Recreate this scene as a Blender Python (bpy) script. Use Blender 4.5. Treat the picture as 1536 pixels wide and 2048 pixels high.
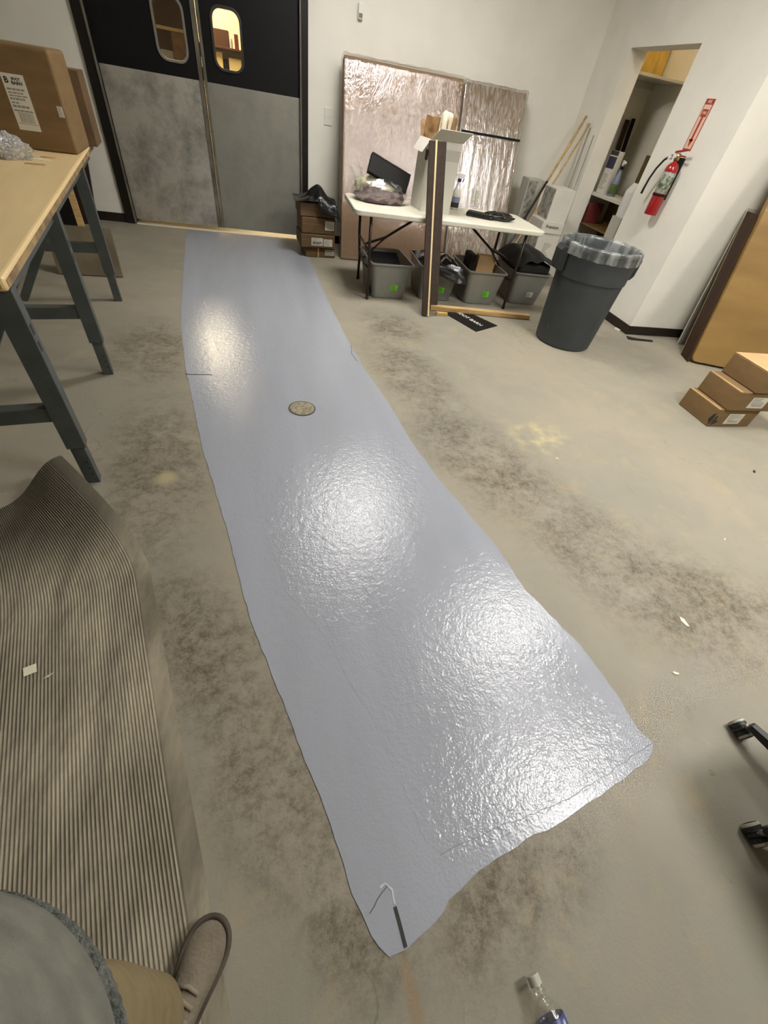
import bpy, bmesh, math, random
from mathutils import Vector, Matrix
random.seed(7)
D = bpy.data
SC = bpy.context.scene
COL = SC.collection
for o in list(D.objects): D.objects.remove(o)

# ------------------------------------------------------------------ camera
cam_d = D.cameras.new('camera'); cam = D.objects.new('camera', cam_d); COL.objects.link(cam)
cam_d.sensor_fit = 'VERTICAL'; cam_d.sensor_height = 36.0
cam_d.lens = 819.1 / 2048 * 36.0; cam_d.clip_start = 0.02
yaw, pit, rol = (math.radians(a) for a in (18.84, 45.07, 10.71))
fw = Vector((math.sin(yaw)*math.cos(pit), math.cos(yaw)*math.cos(pit), -math.sin(pit)))
r0 = Vector((math.cos(yaw), -math.sin(yaw), 0)); u0 = r0.cross(fw)
rt = r0*math.cos(rol) + u0*math.sin(rol); up = u0*math.cos(rol) - r0*math.sin(rol)
M = Matrix((rt, up, -fw)).transposed().to_4x4(); M.translation = (0, 0, 1.43)
cam.matrix_world = M
SC.camera = cam

# ------------------------------------------------------------------ world, exposure, lights
w = D.worlds.new('world'); SC.world = w; w.use_nodes = True
w.node_tree.nodes['Background'].inputs[0].default_value = (0.9, 0.93, 1.0, 1)
w.node_tree.nodes['Background'].inputs[1].default_value = 0.05
vs = SC.view_settings
vs.view_transform = 'Standard'; vs.look = 'None'; vs.gamma = 1.0; vs.use_curve_mapping = False
vs.exposure = 1.28
LAMP = 25.0            # brightness of the ceiling troffers
WARM_LAMP = 36.0       # brightness of the lamp in the next room
CEIL = 3.05

# ------------------------------------------------------------------ helpers
def S(r, g, b):
    f = lambda c: (c/12.92 if c <= 0.04045 else ((c+0.055)/1.055)**2.4)
    return (f(r/255), f(g/255), f(b/255), 1)

def nn(nt, t, **kw):
    n = nt.nodes.new(t)
    for k, v in kw.items(): setattr(n, k, v)
    return n

def mat(name, c1, rough=0.6, c2=None, scale=8, detail=4, metal=0, bump=0, bscale=60, stretch=(1, 1, 1), spec=0.5,
        emit=0, alpha=1, trans=0, coat=0, contrast=(0.35, 0.65), rvar=0, sheen=0):
    m = D.materials.new(name); m.use_nodes = True
    nt = m.node_tree; b = nt.nodes['Principled BSDF']
    b.inputs['Base Color'].default_value = c1
    b.inputs['Roughness'].default_value = rough
    b.inputs['Metallic'].default_value = metal
    b.inputs['Specular IOR Level'].default_value = spec
    b.inputs['Alpha'].default_value = alpha
    b.inputs['Transmission Weight'].default_value = trans
    b.inputs['Coat Weight'].default_value = coat
    b.inputs['Sheen Weight'].default_value = sheen
    if emit:
        b.inputs['Emission Color'].default_value = c1
        b.inputs['Emission Strength'].default_value = emit
    tc = nn(nt, 'ShaderNodeTexCoord'); mp = nn(nt, 'ShaderNodeMapping')
    mp.inputs['Scale'].default_value = stretch
    nt.links.new(tc.outputs['Object'], mp.inputs[0])
    if c2 is not None or rvar:
        no = nn(nt, 'ShaderNodeTexNoise'); no.inputs['Scale'].default_value = scale; no.inputs['Detail'].default_value = detail
        nt.links.new(mp.outputs[0], no.inputs['Vector'])
        rp = nn(nt, 'ShaderNodeMapRange'); rp.inputs[1].default_value, rp.inputs[2].default_value = contrast
        nt.links.new(no.outputs[0], rp.inputs[0])
        if c2 is not None:
            mx = nn(nt, 'ShaderNodeMix', data_type='RGBA')
            mx.inputs[6].default_value = c1; mx.inputs[7].default_value = c2
            nt.links.new(rp.outputs[0], mx.inputs[0]); nt.links.new(mx.outputs[2], b.inputs['Base Color'])
        if rvar:
            r2 = nn(nt, 'ShaderNodeMapRange'); r2.inputs[3].default_value = rough; r2.inputs[4].default_value = rough+rvar
            nt.links.new(rp.outputs[0], r2.inputs[0]); nt.links.new(r2.outputs[0], b.inputs['Roughness'])
    if bump:
        nb = nn(nt, 'ShaderNodeTexNoise'); nb.inputs['Scale'].default_value = bscale; nb.inputs['Detail'].default_value = 3
        nt.links.new(mp.outputs[0], nb.inputs['Vector'])
        bp = nn(nt, 'ShaderNodeBump'); bp.inputs['Strength'].default_value = bump; bp.inputs['Distance'].default_value = 0.01
        nt.links.new(nb.outputs[0], bp.inputs['Height']); nt.links.new(bp.outputs[0], b.inputs['Normal'])
        if coat: nt.links.new(bp.outputs[0], b.inputs['Coat Normal'])
    return m

MT = {}
def mk(n, *a, **k): MT[n] = mat(n, *a, **k)
mk('wall', S(232, 228, 216), 0.75, S(226, 222, 210), scale=3, bump=0.25, bscale=180)
mk('ceiling', S(225, 224, 218), 0.9)
mk('baseboard', S(38, 27, 20), 0.45, S(25, 18, 14))
mk('door_black', S(11, 11, 11), 0.5, spec=0.25, bump=0.15, bscale=300)
mk('frame_black', S(20, 16, 13), 0.35)
mk('strip_metal', S(134, 130, 118), 0.35, S(104, 99, 86), scale=5, metal=0.5)
mk('gasket', S(52, 50, 46), 0.4)
mk('gasket_grey', S(120, 116, 106), 0.4)
mk('cardboard', S(126, 100, 64), 0.8, S(116, 91, 56), scale=5, bump=0.08, bscale=90, stretch=(1, 1, 3))
mk('cardboard_dark', S(108, 84, 54), 0.8, S(92, 70, 44), scale=6, bump=0.08)
mk('cardboard_light', S(196, 162, 116), 0.8, S(186, 150, 104), scale=5)
mk('cardboard_tan', S(152, 120, 64), 0.6, S(134, 102, 52), scale=2.5, bump=0.1, bscale=30, stretch=(0.5, 1, 3))
mk('cardboard_pink', S(150, 118, 88), 0.7, S(136, 104, 76), scale=3)
mk('kraft', S(150, 116, 74), 0.8, S(120, 88, 52), scale=14)
mk('tape', S(176, 146, 104), 0.25, coat=0.5)
mk('white_card', S(206, 202, 190), 0.6, S(196, 192, 180), scale=3)
mk('white_card_dim', S(176, 172, 160), 0.65)
mk('print_card', S(150, 146, 134), 0.6, S(104, 102, 94), scale=22, contrast=(0.45, 0.6))
mk('label_white', S(214, 210, 196), 0.5)
mk('ink', S(38, 34, 30), 0.6)
mk('ink_grey', S(140, 134, 122), 0.6)
mk('green_label', S(120, 214, 40), 0.5)
mk('bench_wood', S(232, 206, 156), 0.42, S(220, 192, 140), scale=1.6, stretch=(9, 1, 9), bump=0.05, bscale=50, contrast=(0.2, 0.8))
mk('bench_edge', S(170, 142, 98), 0.55, S(112, 92, 66), scale=9)
mk('steel_grey', S(78, 82, 80), 0.42, S(66, 70, 69), scale=8)
mk('table_plastic', S(216, 212, 196), 0.38, S(206, 202, 184), scale=3, bump=0.1, bscale=200)
mk('leg_dark', S(48, 36, 32), 0.35, metal=0.3)
mk('bin', S(146, 146, 138), 0.3, S(134, 134, 126), scale=4, alpha=0.72)
mk('black_plastic', S(16, 16, 15), 0.24, bump=0.4, bscale=25)
mk('black_cloth', S(20, 18, 18), 0.8)
mk('black_matte', S(17, 14, 12), 0.65, spec=0.25)
mk('dark_wood', S(54, 39, 26), 0.6, S(42, 29, 19), spec=0.25, scale=5, stretch=(10, 10, 1))
mk('dull_board', S(112, 102, 82), 0.7, S(96, 86, 68), scale=5)
mk('dark_board', S(58, 36, 20), 0.6, S(46, 27, 15), spec=0.3, scale=4, stretch=(8, 8, 1))
mk('pale_wood', S(200, 168, 114), 0.6, S(176, 142, 88), scale=5, stretch=(1, 8, 8))
mk('pale_edge', S(206, 180, 136), 0.6)
mk('ply', S(190, 156, 70), 0.6, S(150, 116, 44), scale=3, stretch=(4, 1, 1))
mk('shelf_wood', S(122, 92, 44), 0.6, S(96, 70, 32), scale=4)
mk('can', S(56, 61, 63), 0.5, S(48, 53, 55), scale=6, bump=0.1, bscale=120)
mk('can_dark', S(34, 38, 40), 0.5)
mk('red', S(150, 18, 22), 0.28, coat=0.4)
mk('sign_red', S(160, 52, 40), 0.45)
mk('sign_pale', S(226, 190, 164), 0.45)
mk('brass', S(190, 170, 120), 0.3, metal=1)
mk('rubber', S(26, 26, 25), 0.5)
mk('silver_label', S(160, 162, 150), 0.3, S(70, 84, 62), scale=28, contrast=(0.45, 0.58))
mk('blue', S(24, 30, 100), 0.35)
mk('navy_box', S(34, 34, 62), 0.5)
mk('green_liquid', S(96, 116, 70), 0.3, S(70, 92, 52), scale=16)
mk('bluegrey', S(120, 128, 150), 0.35)
mk('maroon', S(98, 72, 72), 0.8, S(80, 60, 66), scale=12)
mk('cream', S(206, 200, 170), 0.7, S(190, 182, 150), scale=9)
mk('knit_grey', S(120, 119, 108), 0.95, S(102, 102, 93), scale=30, bump=0.35, bscale=420)
mk('knit_rib', S(74, 77, 73), 0.95, S(104, 106, 100), scale=90, bump=0.8, bscale=200)
mk('khaki', S(132, 117, 84), 0.85, S(122, 107, 75), scale=30, bump=0.25, bscale=300)
mk('skin', S(190, 140, 112), 0.5)
mk('hair', S(46, 34, 26), 0.7, bump=0.5, bscale=90)
mk('shoe', S(120, 110, 94), 0.85, S(98, 90, 76), scale=14, bump=0.35, bscale=160)
mk('shoe_trim', S(80, 72, 60), 0.75, S(64, 56, 46), scale=20)
mk('lace', S(136, 124, 106), 0.9)
mk('sole', S(168, 158, 138), 0.6, S(120, 112, 96), scale=16)
mk('caster_grey', S(170, 168, 154), 0.4)
mk('chair_black', S(18, 18, 18), 0.4)
mk('cap_white', S(214, 212, 206), 0.35)
mk('water_label', S(52, 62, 120), 0.35, S(190, 200, 216), scale=26, contrast=(0.6, 0.7))
mk('switch', S(222, 219, 208), 0.4)
mk('maroon_book', S(110, 44, 40), 0.5)
mk('cream_wall', S(216, 198, 160), 0.8, S(206, 186, 146), scale=2)
mk('brown_cab', S(84, 52, 30), 0.5, S(64, 38, 22), scale=3)
mk('purple', S(40, 26, 84), 0.35)
mk('yellow_box', S(230, 206, 140), 0.6)
mk('paper', S(222, 214, 190), 0.7)
mk('fixture', S(220, 220, 216), 0.5)
mk('debris', S(190, 184, 164), 0.8)
mk('drain', S(160, 152, 128), 0.75, S(118, 110, 88), scale=60, bump=0.5, bscale=200)
mk('groove', S(62, 64, 66), 0.6)
mk('groove_mid', S(104, 107, 112), 0.5)
mk('groove_pale', S(190, 194, 200), 0.25)
mk('lamp', (1.0, 0.975, 0.93, 1), 0.5, emit=LAMP)
mk('warm_lamp', (1.0, 0.84, 0.60, 1), 0.5, emit=WARM_LAMP)

def glass(name, col=(1, 1, 1, 1), refl=0.12, rough=0.02, milk=0.0, bump=0, bscale=(60, 60, 60), var=0, milk_col=None, dist=0.02):
    """thin clear sheet: mostly see-through, a little gloss, optional milky film"""
    m = D.materials.new(name); m.use_nodes = True; nt = m.node_tree
    nt.nodes.remove(nt.nodes['Principled BSDF']); out = nt.nodes['Material Output']
    tr = nn(nt, 'ShaderNodeBsdfTransparent'); tr.inputs[0].default_value = col
    gl = nn(nt, 'ShaderNodeBsdfGlossy'); gl.inputs['Roughness'].default_value = rough
    df = nn(nt, 'ShaderNodeBsdfDiffuse'); df.inputs[0].default_value = milk_col or (0.8, 0.8, 0.76, 1)
    m1 = nn(nt, 'ShaderNodeMixShader'); m1.inputs[0].default_value = milk
    m2 = nn(nt, 'ShaderNodeMixShader'); m2.inputs[0].default_value = refl
    nt.links.new(tr.outputs[0], m1.inputs[1]); nt.links.new(df.outputs[0], m1.inputs[2])
    nt.links.new(m1.outputs[0], m2.inputs[1]); nt.links.new(gl.outputs[0], m2.inputs[2])
    nt.links.new(m2.outputs[0], out.inputs[0])
    tc = nn(nt, 'ShaderNodeTexCoord'); mp = nn(nt, 'ShaderNodeMapping'); mp.inputs['Scale'].default_value = bscale
    nt.links.new(tc.outputs['Object'], mp.inputs[0])
    no = nn(nt, 'ShaderNodeTexNoise'); no.inputs['Scale'].default_value = 1; no.inputs['Detail'].default_value = 4
    nt.links.new(mp.outputs[0], no.inputs['Vector'])
    if bump:
        bp = nn(nt, 'ShaderNodeBump'); bp.inputs['Strength'].default_value = bump; bp.inputs['Distance'].default_value = dist
        nt.links.new(no.outputs[0], bp.inputs['Height']); nt.links.new(bp.outputs[0], gl.inputs['Normal'])
    if var:
        rp = nn(nt, 'ShaderNodeMapRange'); rp.inputs[1].default_value = 0.42; rp.inputs[2].default_value = 0.62
        rp.inputs[3].default_value = max(0, milk-var); rp.inputs[4].default_value = milk+var
        nt.links.new(no.outputs[0], rp.inputs[0]); nt.links.new(rp.outputs[0], m1.inputs[0])
    MT[name] = m
glass('pane', (0.92, 0.92, 0.9, 1), 0.06)
glass('wrap', (0.97, 0.96, 0.94, 1), 0.20, 0.08, 0.03, 1.0, (85, 85, 8), 0.03, (0.8, 0.76, 0.68, 1), dist=0.006)
glass('wrap_clear', (0.98, 0.97, 0.94, 1), 0.07, 0.15, 0.0, 1.0, (14, 14, 14), dist=0.004)
glass('wrap_thick', (0.95, 0.94, 0.92, 1), 0.26, 0.14, 0.22, 1.0, (58, 58, 1.6), 0.18, (0.74, 0.70, 0.62, 1), dist=0.0045)
glass('film', (0.97, 0.97, 0.96, 1), 0.16, 0.10, 0.08, 1.0, (30, 30, 30), 0.08, dist=0.006)
glass('bubble', (0.96, 0.96, 0.96, 1), 0.4, 0.1, 0.4, 1.0, (90, 90, 90), 0.25)
glass('liner', (0.74, 0.77, 0.77, 1), 0.06, 0.3, 0.22, 0.9, (14, 14, 4), 0.16, (0.62, 0.64, 0.62, 1))
glass('bottle', (0.95, 0.95, 0.93, 1), 0.14, 0.04, 0.04, 0.2, (60, 60, 60))
glass('bottle_white', (0.9, 0.9, 0.88, 1), 0.12, 0.1, 0.55)

class MB:
    """collects shapes; build() links them as one mesh object"""
    def __init__(s): s.v = []; s.f = []
    def add(s, vs, fs):
        n = len(s.v); s.v += [tuple(v) for v in vs]; s.f += [tuple(i+n for i in f) for f in fs]; return s
    def box(s, x0, x1, y0, y1, z0, z1, mtx=None):
        vs = [Vector((x, y, z)) for z in (z0, z1) for y in (y0, y1) for x in (x0, x1)]
        if mtx is not None: vs = [mtx @ v for v in vs]
        return s.add(vs, [(0, 2, 3, 1), (4, 5, 7, 6), (0, 1, 5, 4), (2, 6, 7, 3), (0, 4, 6, 2), (1, 3, 7, 5)])
    def hexa(s, b, t):
        """four bottom points and four top points"""
        return s.add(list(b)+list(t), [(3, 2, 1, 0), (4, 5, 6, 7)] + [(i, (i+1) % 4, 4+(i+1) % 4, 4+i) for i in range(4)])
    def prism(s, poly, z0, z1):
        n = len(poly)
        return s.add([(p[0], p[1], z0) for p in poly]+[(p[0], p[1], z1) for p in poly],
                     [tuple(range(n-1, -1, -1)), tuple(range(n, 2*n))]+[(i, (i+1) % n, n+(i+1) % n, n+i) for i in range(n)])
    def loft(s, rings, cap=True, closed=False):
        n = len(rings[0]); vs = [p for r in rings for p in r]; fs = []
        m = len(rings)
        for k in range(m if closed else m-1):
            a = k*n; b = ((k+1) % m)*n
            for i in range(n): fs.append((a+i, a+(i+1) % n, b+(i+1) % n, b+i))
        if cap and not closed: fs += [tuple(range(n-1, -1, -1)), tuple(range((m-1)*n, m*n))]
        return s.add(vs, fs)
    def lathe(s, prof, n=32, c=(0, 0, 0), cap=False, mtx=None):
        rings = [[Vector((c[0]+r*math.cos(2*math.pi*i/n), c[1]+r*math.sin(2*math.pi*i/n), c[2]+z)) for i in range(n)] for r, z in prof]
        if mtx is not None: rings = [[mtx @ p for p in r] for r in rings]
        return s.loft(rings, cap)
    def tube(s, pts, r, n=8, cap=True):
        pts = [Vector(p) for p in pts]; rings = []
        rr = r if isinstance(r, (list, tuple)) else [r]*len(pts)
        up_ = Vector((0, 0, 1)); prev = None
        for i, p in enumerate(pts):
            t = (pts[min(i+1, len(pts)-1)]-pts[max(i-1, 0)]).normalized()
            a = prev if prev is not None else (Vector((1, 0, 0)) if abs(t.z) > 0.9 else up_)
            x = a - t*a.dot(t)
            if x.length < 1e-4: x = Vector((0, 1, 0)) - t*t.y
            x.normalize(); prev = x; y = t.cross(x)
            rings.append([p+(x*math.cos(2*math.pi*k/n)+y*math.sin(2*math.pi*k/n))*rr[i] for k in range(n)])
        return s.loft(rings, cap)
    def bar(s, a, b, wx, wy, up_=(0, 0, 1)):
        """rectangular bar from a to b, wx wide, wy deep"""
        a = Vector(a); b = Vector(b); t = (b-a).normalized(); u_ = Vector(up_)
        x = t.cross(u_)
        if x.length < 1e-3: x = t.cross(Vector((0, 1, 0)))
        x.normalize(); y = x.cross(t)
        q = lambda p: [p-x*wx/2-y*wy/2, p+x*wx/2-y*wy/2, p+x*wx/2+y*wy/2, p-x*wx/2+y*wy/2]
        return s.hexa(q(a), q(b))
    def grid(s, fn, nu, nv, wrap_u=False):
        vs = [fn(i/(nu-1 if not wrap_u else nu), j/(nv-1)) for j in range(nv) for i in range(nu)]
        fs = []
        for j in range(nv-1):
            for i in range(nu if wrap_u else nu-1):
                i2 = (i+1) % nu
                fs.append((j*nu+i, j*nu+i2, (j+1)*nu+i2, (j+1)*nu+i))
        return s.add(vs, fs)
    def build(s, name, m, parent=None, bevel=0, smooth=False, seg=2, sub=0, solid=0, fix=True):
        me = D.meshes.new(name); me.from_pydata(s.v, [], s.f); me.validate(); me.update()
        if fix:
            bm = bmesh.new(); bm.from_mesh(me); bmesh.ops.recalc_face_normals(bm, faces=bm.faces); bm.to_mesh(me); bm.free()
        me.materials.append(MT[m] if isinstance(m, str) else m)
        o = D.objects.new(name, me); COL.objects.link(o)
        if parent is not None: o.parent = parent
        if smooth:
            for p in me.polygons: p.use_smooth = True
        if solid:
            md = o.modifiers.new('solid', 'SOLIDIFY'); md.thickness = solid; md.offset = 0
        if bevel:
            md = o.modifiers.new('bevel', 'BEVEL'); md.width = bevel; md.segments = seg; md.limit_method = 'ANGLE'; md.angle_limit = math.radians(40)
        if sub:
            md = o.modifiers.new('sub', 'SUBSURF'); md.levels = sub; md.render_levels = sub
        return o

def tag(o, label, cat, group=None):
    o['label'] = label; o['category'] = cat
    if group: o['group'] = group
    return o
def thing(name, label, cat, loc=(0, 0, 0), rz=0, group=None):
    o = D.objects.new(name, None); COL.objects.link(o)
    o.empty_display_size = 0.1
    o.location = loc; o.rotation_euler = (0, 0, rz)
    return tag(o, label, cat, group)
def struct(o):
    o['kind'] = 'structure'; return o

def plate(outer, holes, t, conv):
    """flat plate with holes; outer/holes are 2-D loops, conv maps (u, v, depth) to a point"""
    bm = bmesh.new()
    es = []
    for lp in [outer]+list(holes):
        vs = [bm.verts.new((p[0], p[1], 0)) for p in lp]
        es += [bm.edges.new((vs[i], vs[(i+1) % len(vs)])) for i in range(len(vs))]
    bmesh.ops.triangle_fill(bm, edges=es, use_beauty=True, use_dissolve=False)
    r = bmesh.ops.extrude_face_region(bm, geom=bm.faces[:])
    for e in r['geom']:
        if isinstance(e, bmesh.types.BMVert): e.co.z = t
    bm.verts.index_update()
    mb = MB(); mb.add([conv(*v.co) for v in bm.verts], [[v.index for v in f.verts] for f in bm.faces])
    bm.free(); return mb

def rrect(x0, x1, z0, z1, r, n=6):
    pts = []
    for cx, cz, a in ((x1-r, z0+r, -90), (x1-r, z1-r, 0), (x0+r, z1-r, 90), (x0+r, z0+r, 180)):
        for k in range(n+1):
            t = math.radians(a+90*k/n); pts.append((cx+r*math.cos(t), cz+r*math.sin(t)))
    return pts

def text(body, size, m, parent, mtx, name='lettering', bold=0.0, depth=0.0004, sx=1.0):
    cu = D.curves.new(name, 'FONT'); cu.body = body; cu.size = size; cu.extrude = depth; cu.offset = bold
    cu.align_x = 'CENTER'; cu.align_y = 'CENTER'; cu.resolution_u = 3
    t = D.objects.new('tmp', cu); COL.objects.link(t)
    dg = bpy.context.evaluated_depsgraph_get()
    me = D.meshes.new_from_object(t.evaluated_get(dg)); D.objects.remove(t); D.curves.remove(cu)
    me.transform(mtx @ Matrix.Diagonal((sx, 1, 1, 1)))
    me.name = name; me.materials.clear(); me.materials.append(MT[m])
    o = D.objects.new(name, me); COL.objects.link(o); o.parent = parent
    return o

def face_mtx(origin, ux, uy):
    """matrix whose x,y axes are ux, uy and z the outward normal"""
    ux = Vector(ux).normalized(); uy = Vector(uy).normalized(); n = ux.cross(uy)
    m = Matrix((ux, uy, n)).transposed().to_4x4(); m.translation = Vector(origin); return m

def label_on(parent, mtx, w_, h_, seed=1, name='shipping_label', m='label_white', ink='ink_grey', barcode=True, head=None):
    """paper label in the xy plane of mtx, with printed lines as its sub-part"""
    rnd = random.Random(seed)
    b = MB().box(-w_/2, w_/2, -h_/2, h_/2, 0, 0.0008, mtx).build(name, m, parent)
    p = MB(); y = h_/2-0.08*h_
    bot = -h_/2+(0.34*h_ if barcode else 0.08*h_)
    if head: y -= 0.17*h_
    while y > bot:
        x = -w_/2+0.08*w_; lh = h_*rnd.uniform(0.022, 0.045)
        end = w_*rnd.uniform(-0.1, 0.42)
        while x < end:
            ln = w_*rnd.uniform(0.08, 0.22); x2 = min(x+ln, w_*0.45)
            p.box(x, x2, y-lh, y, 0.0008, 0.0011, mtx); x = x2+w_*0.03
        y -= lh*2.0
    if barcode:
        x = -w_*0.3
        while x < w_*0.34:
            bw = w_*rnd.choice((0.012, 0.02, 0.03)); p.box(x, x+bw, -h_*0.36, -h_*0.17, 0.0008, 0.0011, mtx); x += bw+w_*0.018
        p.box(-w_*0.46, w_*0.46, -h_*0.155, -h_*0.145, 0.0008, 0.0011, mtx)
        p.box(-w_*0.46, w_*0.46, -h_*0.385, -h_*0.375, 0.0008, 0.0011, mtx)
    p.build('print', ink, b)
    if head:
        text('B', h_*0.15, 'ink', b, mtx @ Matrix.Translation((-w_*0.32, h_*0.38, 0.001)), bold=0.0012)
        text(head[0], h_*0.062, 'ink', b, mtx @ Matrix.Translation((w_*0.12, h_*0.415, 0.001)), bold=0.0008)
        text(head[1], h_*0.085, 'ink', b, mtx @ Matrix.Translation((w_*0.12, h_*0.345, 0.001)), bold=0.0008)
    return b

# ------------------------------------------------------------------ special surface materials
def floor_material():
    m = D.materials.new('concrete'); m.use_nodes = True; nt = m.node_tree; b = nt.nodes['Principled BSDF']
    L = nt.links.new
    tc = nn(nt, 'ShaderNodeTexCoord')
    def noise(scale, detail, rough=0.55, dist=0.0, st=(1, 1, 1)):
        mp = nn(nt, 'ShaderNodeMapping'); mp.inputs['Scale'].default_value = st; L(tc.outputs['Object'], mp.inputs[0])
        n = nn(nt, 'ShaderNodeTexNoise'); n.inputs['Scale'].default_value = scale; n.inputs['Detail'].default_value = detail
        n.inputs['Roughness'].default_value = rough; n.inputs['Distortion'].default_value = dist
        L(mp.outputs[0], n.inputs['Vector']); return n.outputs[0]
    def rng(x, a, b_, c=0.0, d=1.0):
        r = nn(nt, 'ShaderNodeMapRange', interpolation_type='SMOOTHSTEP')
        r.inputs[1].default_value, r.inputs[2].default_value, r.inputs[3].default_value, r.inputs[4].default_value = a, b_, c, d
        L(x, r.inputs[0]); return r.outputs[0]
    def math_(op, x, y):
        q = nn(nt, 'ShaderNodeMath', operation=op)
        for i, z in enumerate((x, y)):
            if isinstance(z, (int, float)): q.inputs[i].default_value = z
            else: L(z, q.inputs[i])
        return q.outputs[0]
    def blob(x, y, r, sx=1.0, sy=1.0, rot=0.0):
        mp = nn(nt, 'ShaderNodeMapping', vector_type='TEXTURE'); mp.inputs['Location'].default_value = (x, y, 0)
        mp.inputs['Rotation'].default_value = (0, 0, rot); mp.inputs['Scale'].default_value = (r*sx, r*sy, 100)
        L(tc.outputs['Object'], mp.inputs[0])
        ln = nn(nt, 'ShaderNodeVectorMath', operation='LENGTH'); L(mp.outputs[0], ln.inputs[0])
        return rng(ln.outputs[1], 0.25, 1.0, 1.0, 0.0)
    def mixc(f, a, c):
        x = nn(nt, 'ShaderNodeMix', data_type='RGBA')
        for i, z in ((6, a), (7, c)):
            if isinstance(z, tuple): x.inputs[i].default_value = z
            else: L(z, x.inputs[i])
        L(f, x.inputs[0]); return x.outputs[2]
    base = mixc(rng(noise(1.1, 5, 0.6), 0.35, 0.65), S(148, 140, 124), S(138, 133, 120))
    base = mixc(rng(noise(4.5, 8, 0.7, 0.6), 0.5, 0.75), base, S(154, 143, 120))
    # worn, dirty bands beside the traffic lane
    spots = [(1.15, 1.75, .75, .6, 1.3, .35), (1.75, .72, .62, 1.1, .8, -.4), (1.5, 1.0, .55, .8, 1.3, .5), (.95, 2.75, .8, .5, 1.3, .2),
             (1.0, 3.6, .6, .7, .9, .2), (-.62, 1.75, .6, .6, 1.6, .15), (-.30, .72, .42, .7, 1.5, .5), (-.12, .35, .42, .6, 1.6, .5),
             (-.85, 3.0, .55, .8, 1.3, .1), (.12, .02, .28, .8, 1.2, .4), (.55, -.06, .3, 1.4, .6, .3), (2.1, .55, .5, 1.2, .7, -.2)]
    st = None
    for s_ in spots:
        q = blob(*s_); st = q if st is None else math_('MAXIMUM', st, q)
    fine = rng(noise(22, 10, 0.9, 0.05), 0.41, 0.60)
    mid = rng(noise(3.6, 9, 0.8, 0.1), 0.33, 0.60)
    dirt = math_('MULTIPLY', st, math_('MULTIPLY', math_('ADD', math_('MULTIPLY', fine, 0.75), 0.25), mid))
    col = mixc(math_('MULTIPLY', dirt, 0.95), base, S(80, 71, 53))
    # general faint scuffing
    scuff = rng(noise(9, 9, 0.85, 0.2, (1, 0.6, 1)), 0.54, 0.72, 0, 0.4)
    col = mixc(scuff, col, S(108, 102, 86))
    # pale patches
    col = mixc(math_('MULTIPLY', blob(1.62, 1.95, .3, 1, .8, .2), rng(noise(8, 6), .4, .7, .0, .7)), col, S(190, 176, 128))
    col = mixc(math_('MULTIPLY', blob(-.565, 1.65, .07), 0.8), col, S(170, 158, 122))
    # rust trail below the slot, shading toward brown
    col = mixc(math_('MULTIPLY', blob(.225, -.2, .1, .25, 1.4, .1), 0.5), col, S(140, 110, 74))
    vo = nn(nt, 'ShaderNodeTexVoronoi', feature='DISTANCE_TO_EDGE'); vo.inputs['Scale'].default_value = 0.9
    dn = nn(nt, 'ShaderNodeTexNoise'); dn.inputs['Scale'].default_value = 6; dn.inputs['Detail'].default_value = 5
    L(tc.outputs['Object'], dn.inputs['Vector'])
    av = nn(nt, 'ShaderNodeVectorMath', operation='MULTIPLY_ADD'); L(dn.outputs['Color'], av.inputs[0])
    av.inputs[1].default_value = (.3, .3, .3); L(tc.outputs['Object'], av.inputs[2]); L(av.outputs[0], vo.inputs['Vector'])
    crack = math_('MULTIPLY', rng(vo.outputs['Distance'], 0.0, 0.004, 0.5, 0.0), rng(noise(1.3, 2), .54, .62))
    col = mixc(crack, col, S(90, 84, 68))
    L(col, b.inputs['Base Color'])
    L(rng(noise(3, 5), 0.3, 0.7, 0.50, 0.72), b.inputs['Roughness'])
    b.inputs['Specular IOR Level'].default_value = 0.35
    bp = nn(nt, 'ShaderNodeBump'); bp.inputs['Strength'].default_value = 0.18; bp.inputs['Distance'].default_value = 0.01
    L(noise(70, 5, 0.7), bp.inputs['Height']); L(bp.outputs[0], b.inputs['Normal'])
    return m
MT['concrete'] = floor_material()

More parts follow.
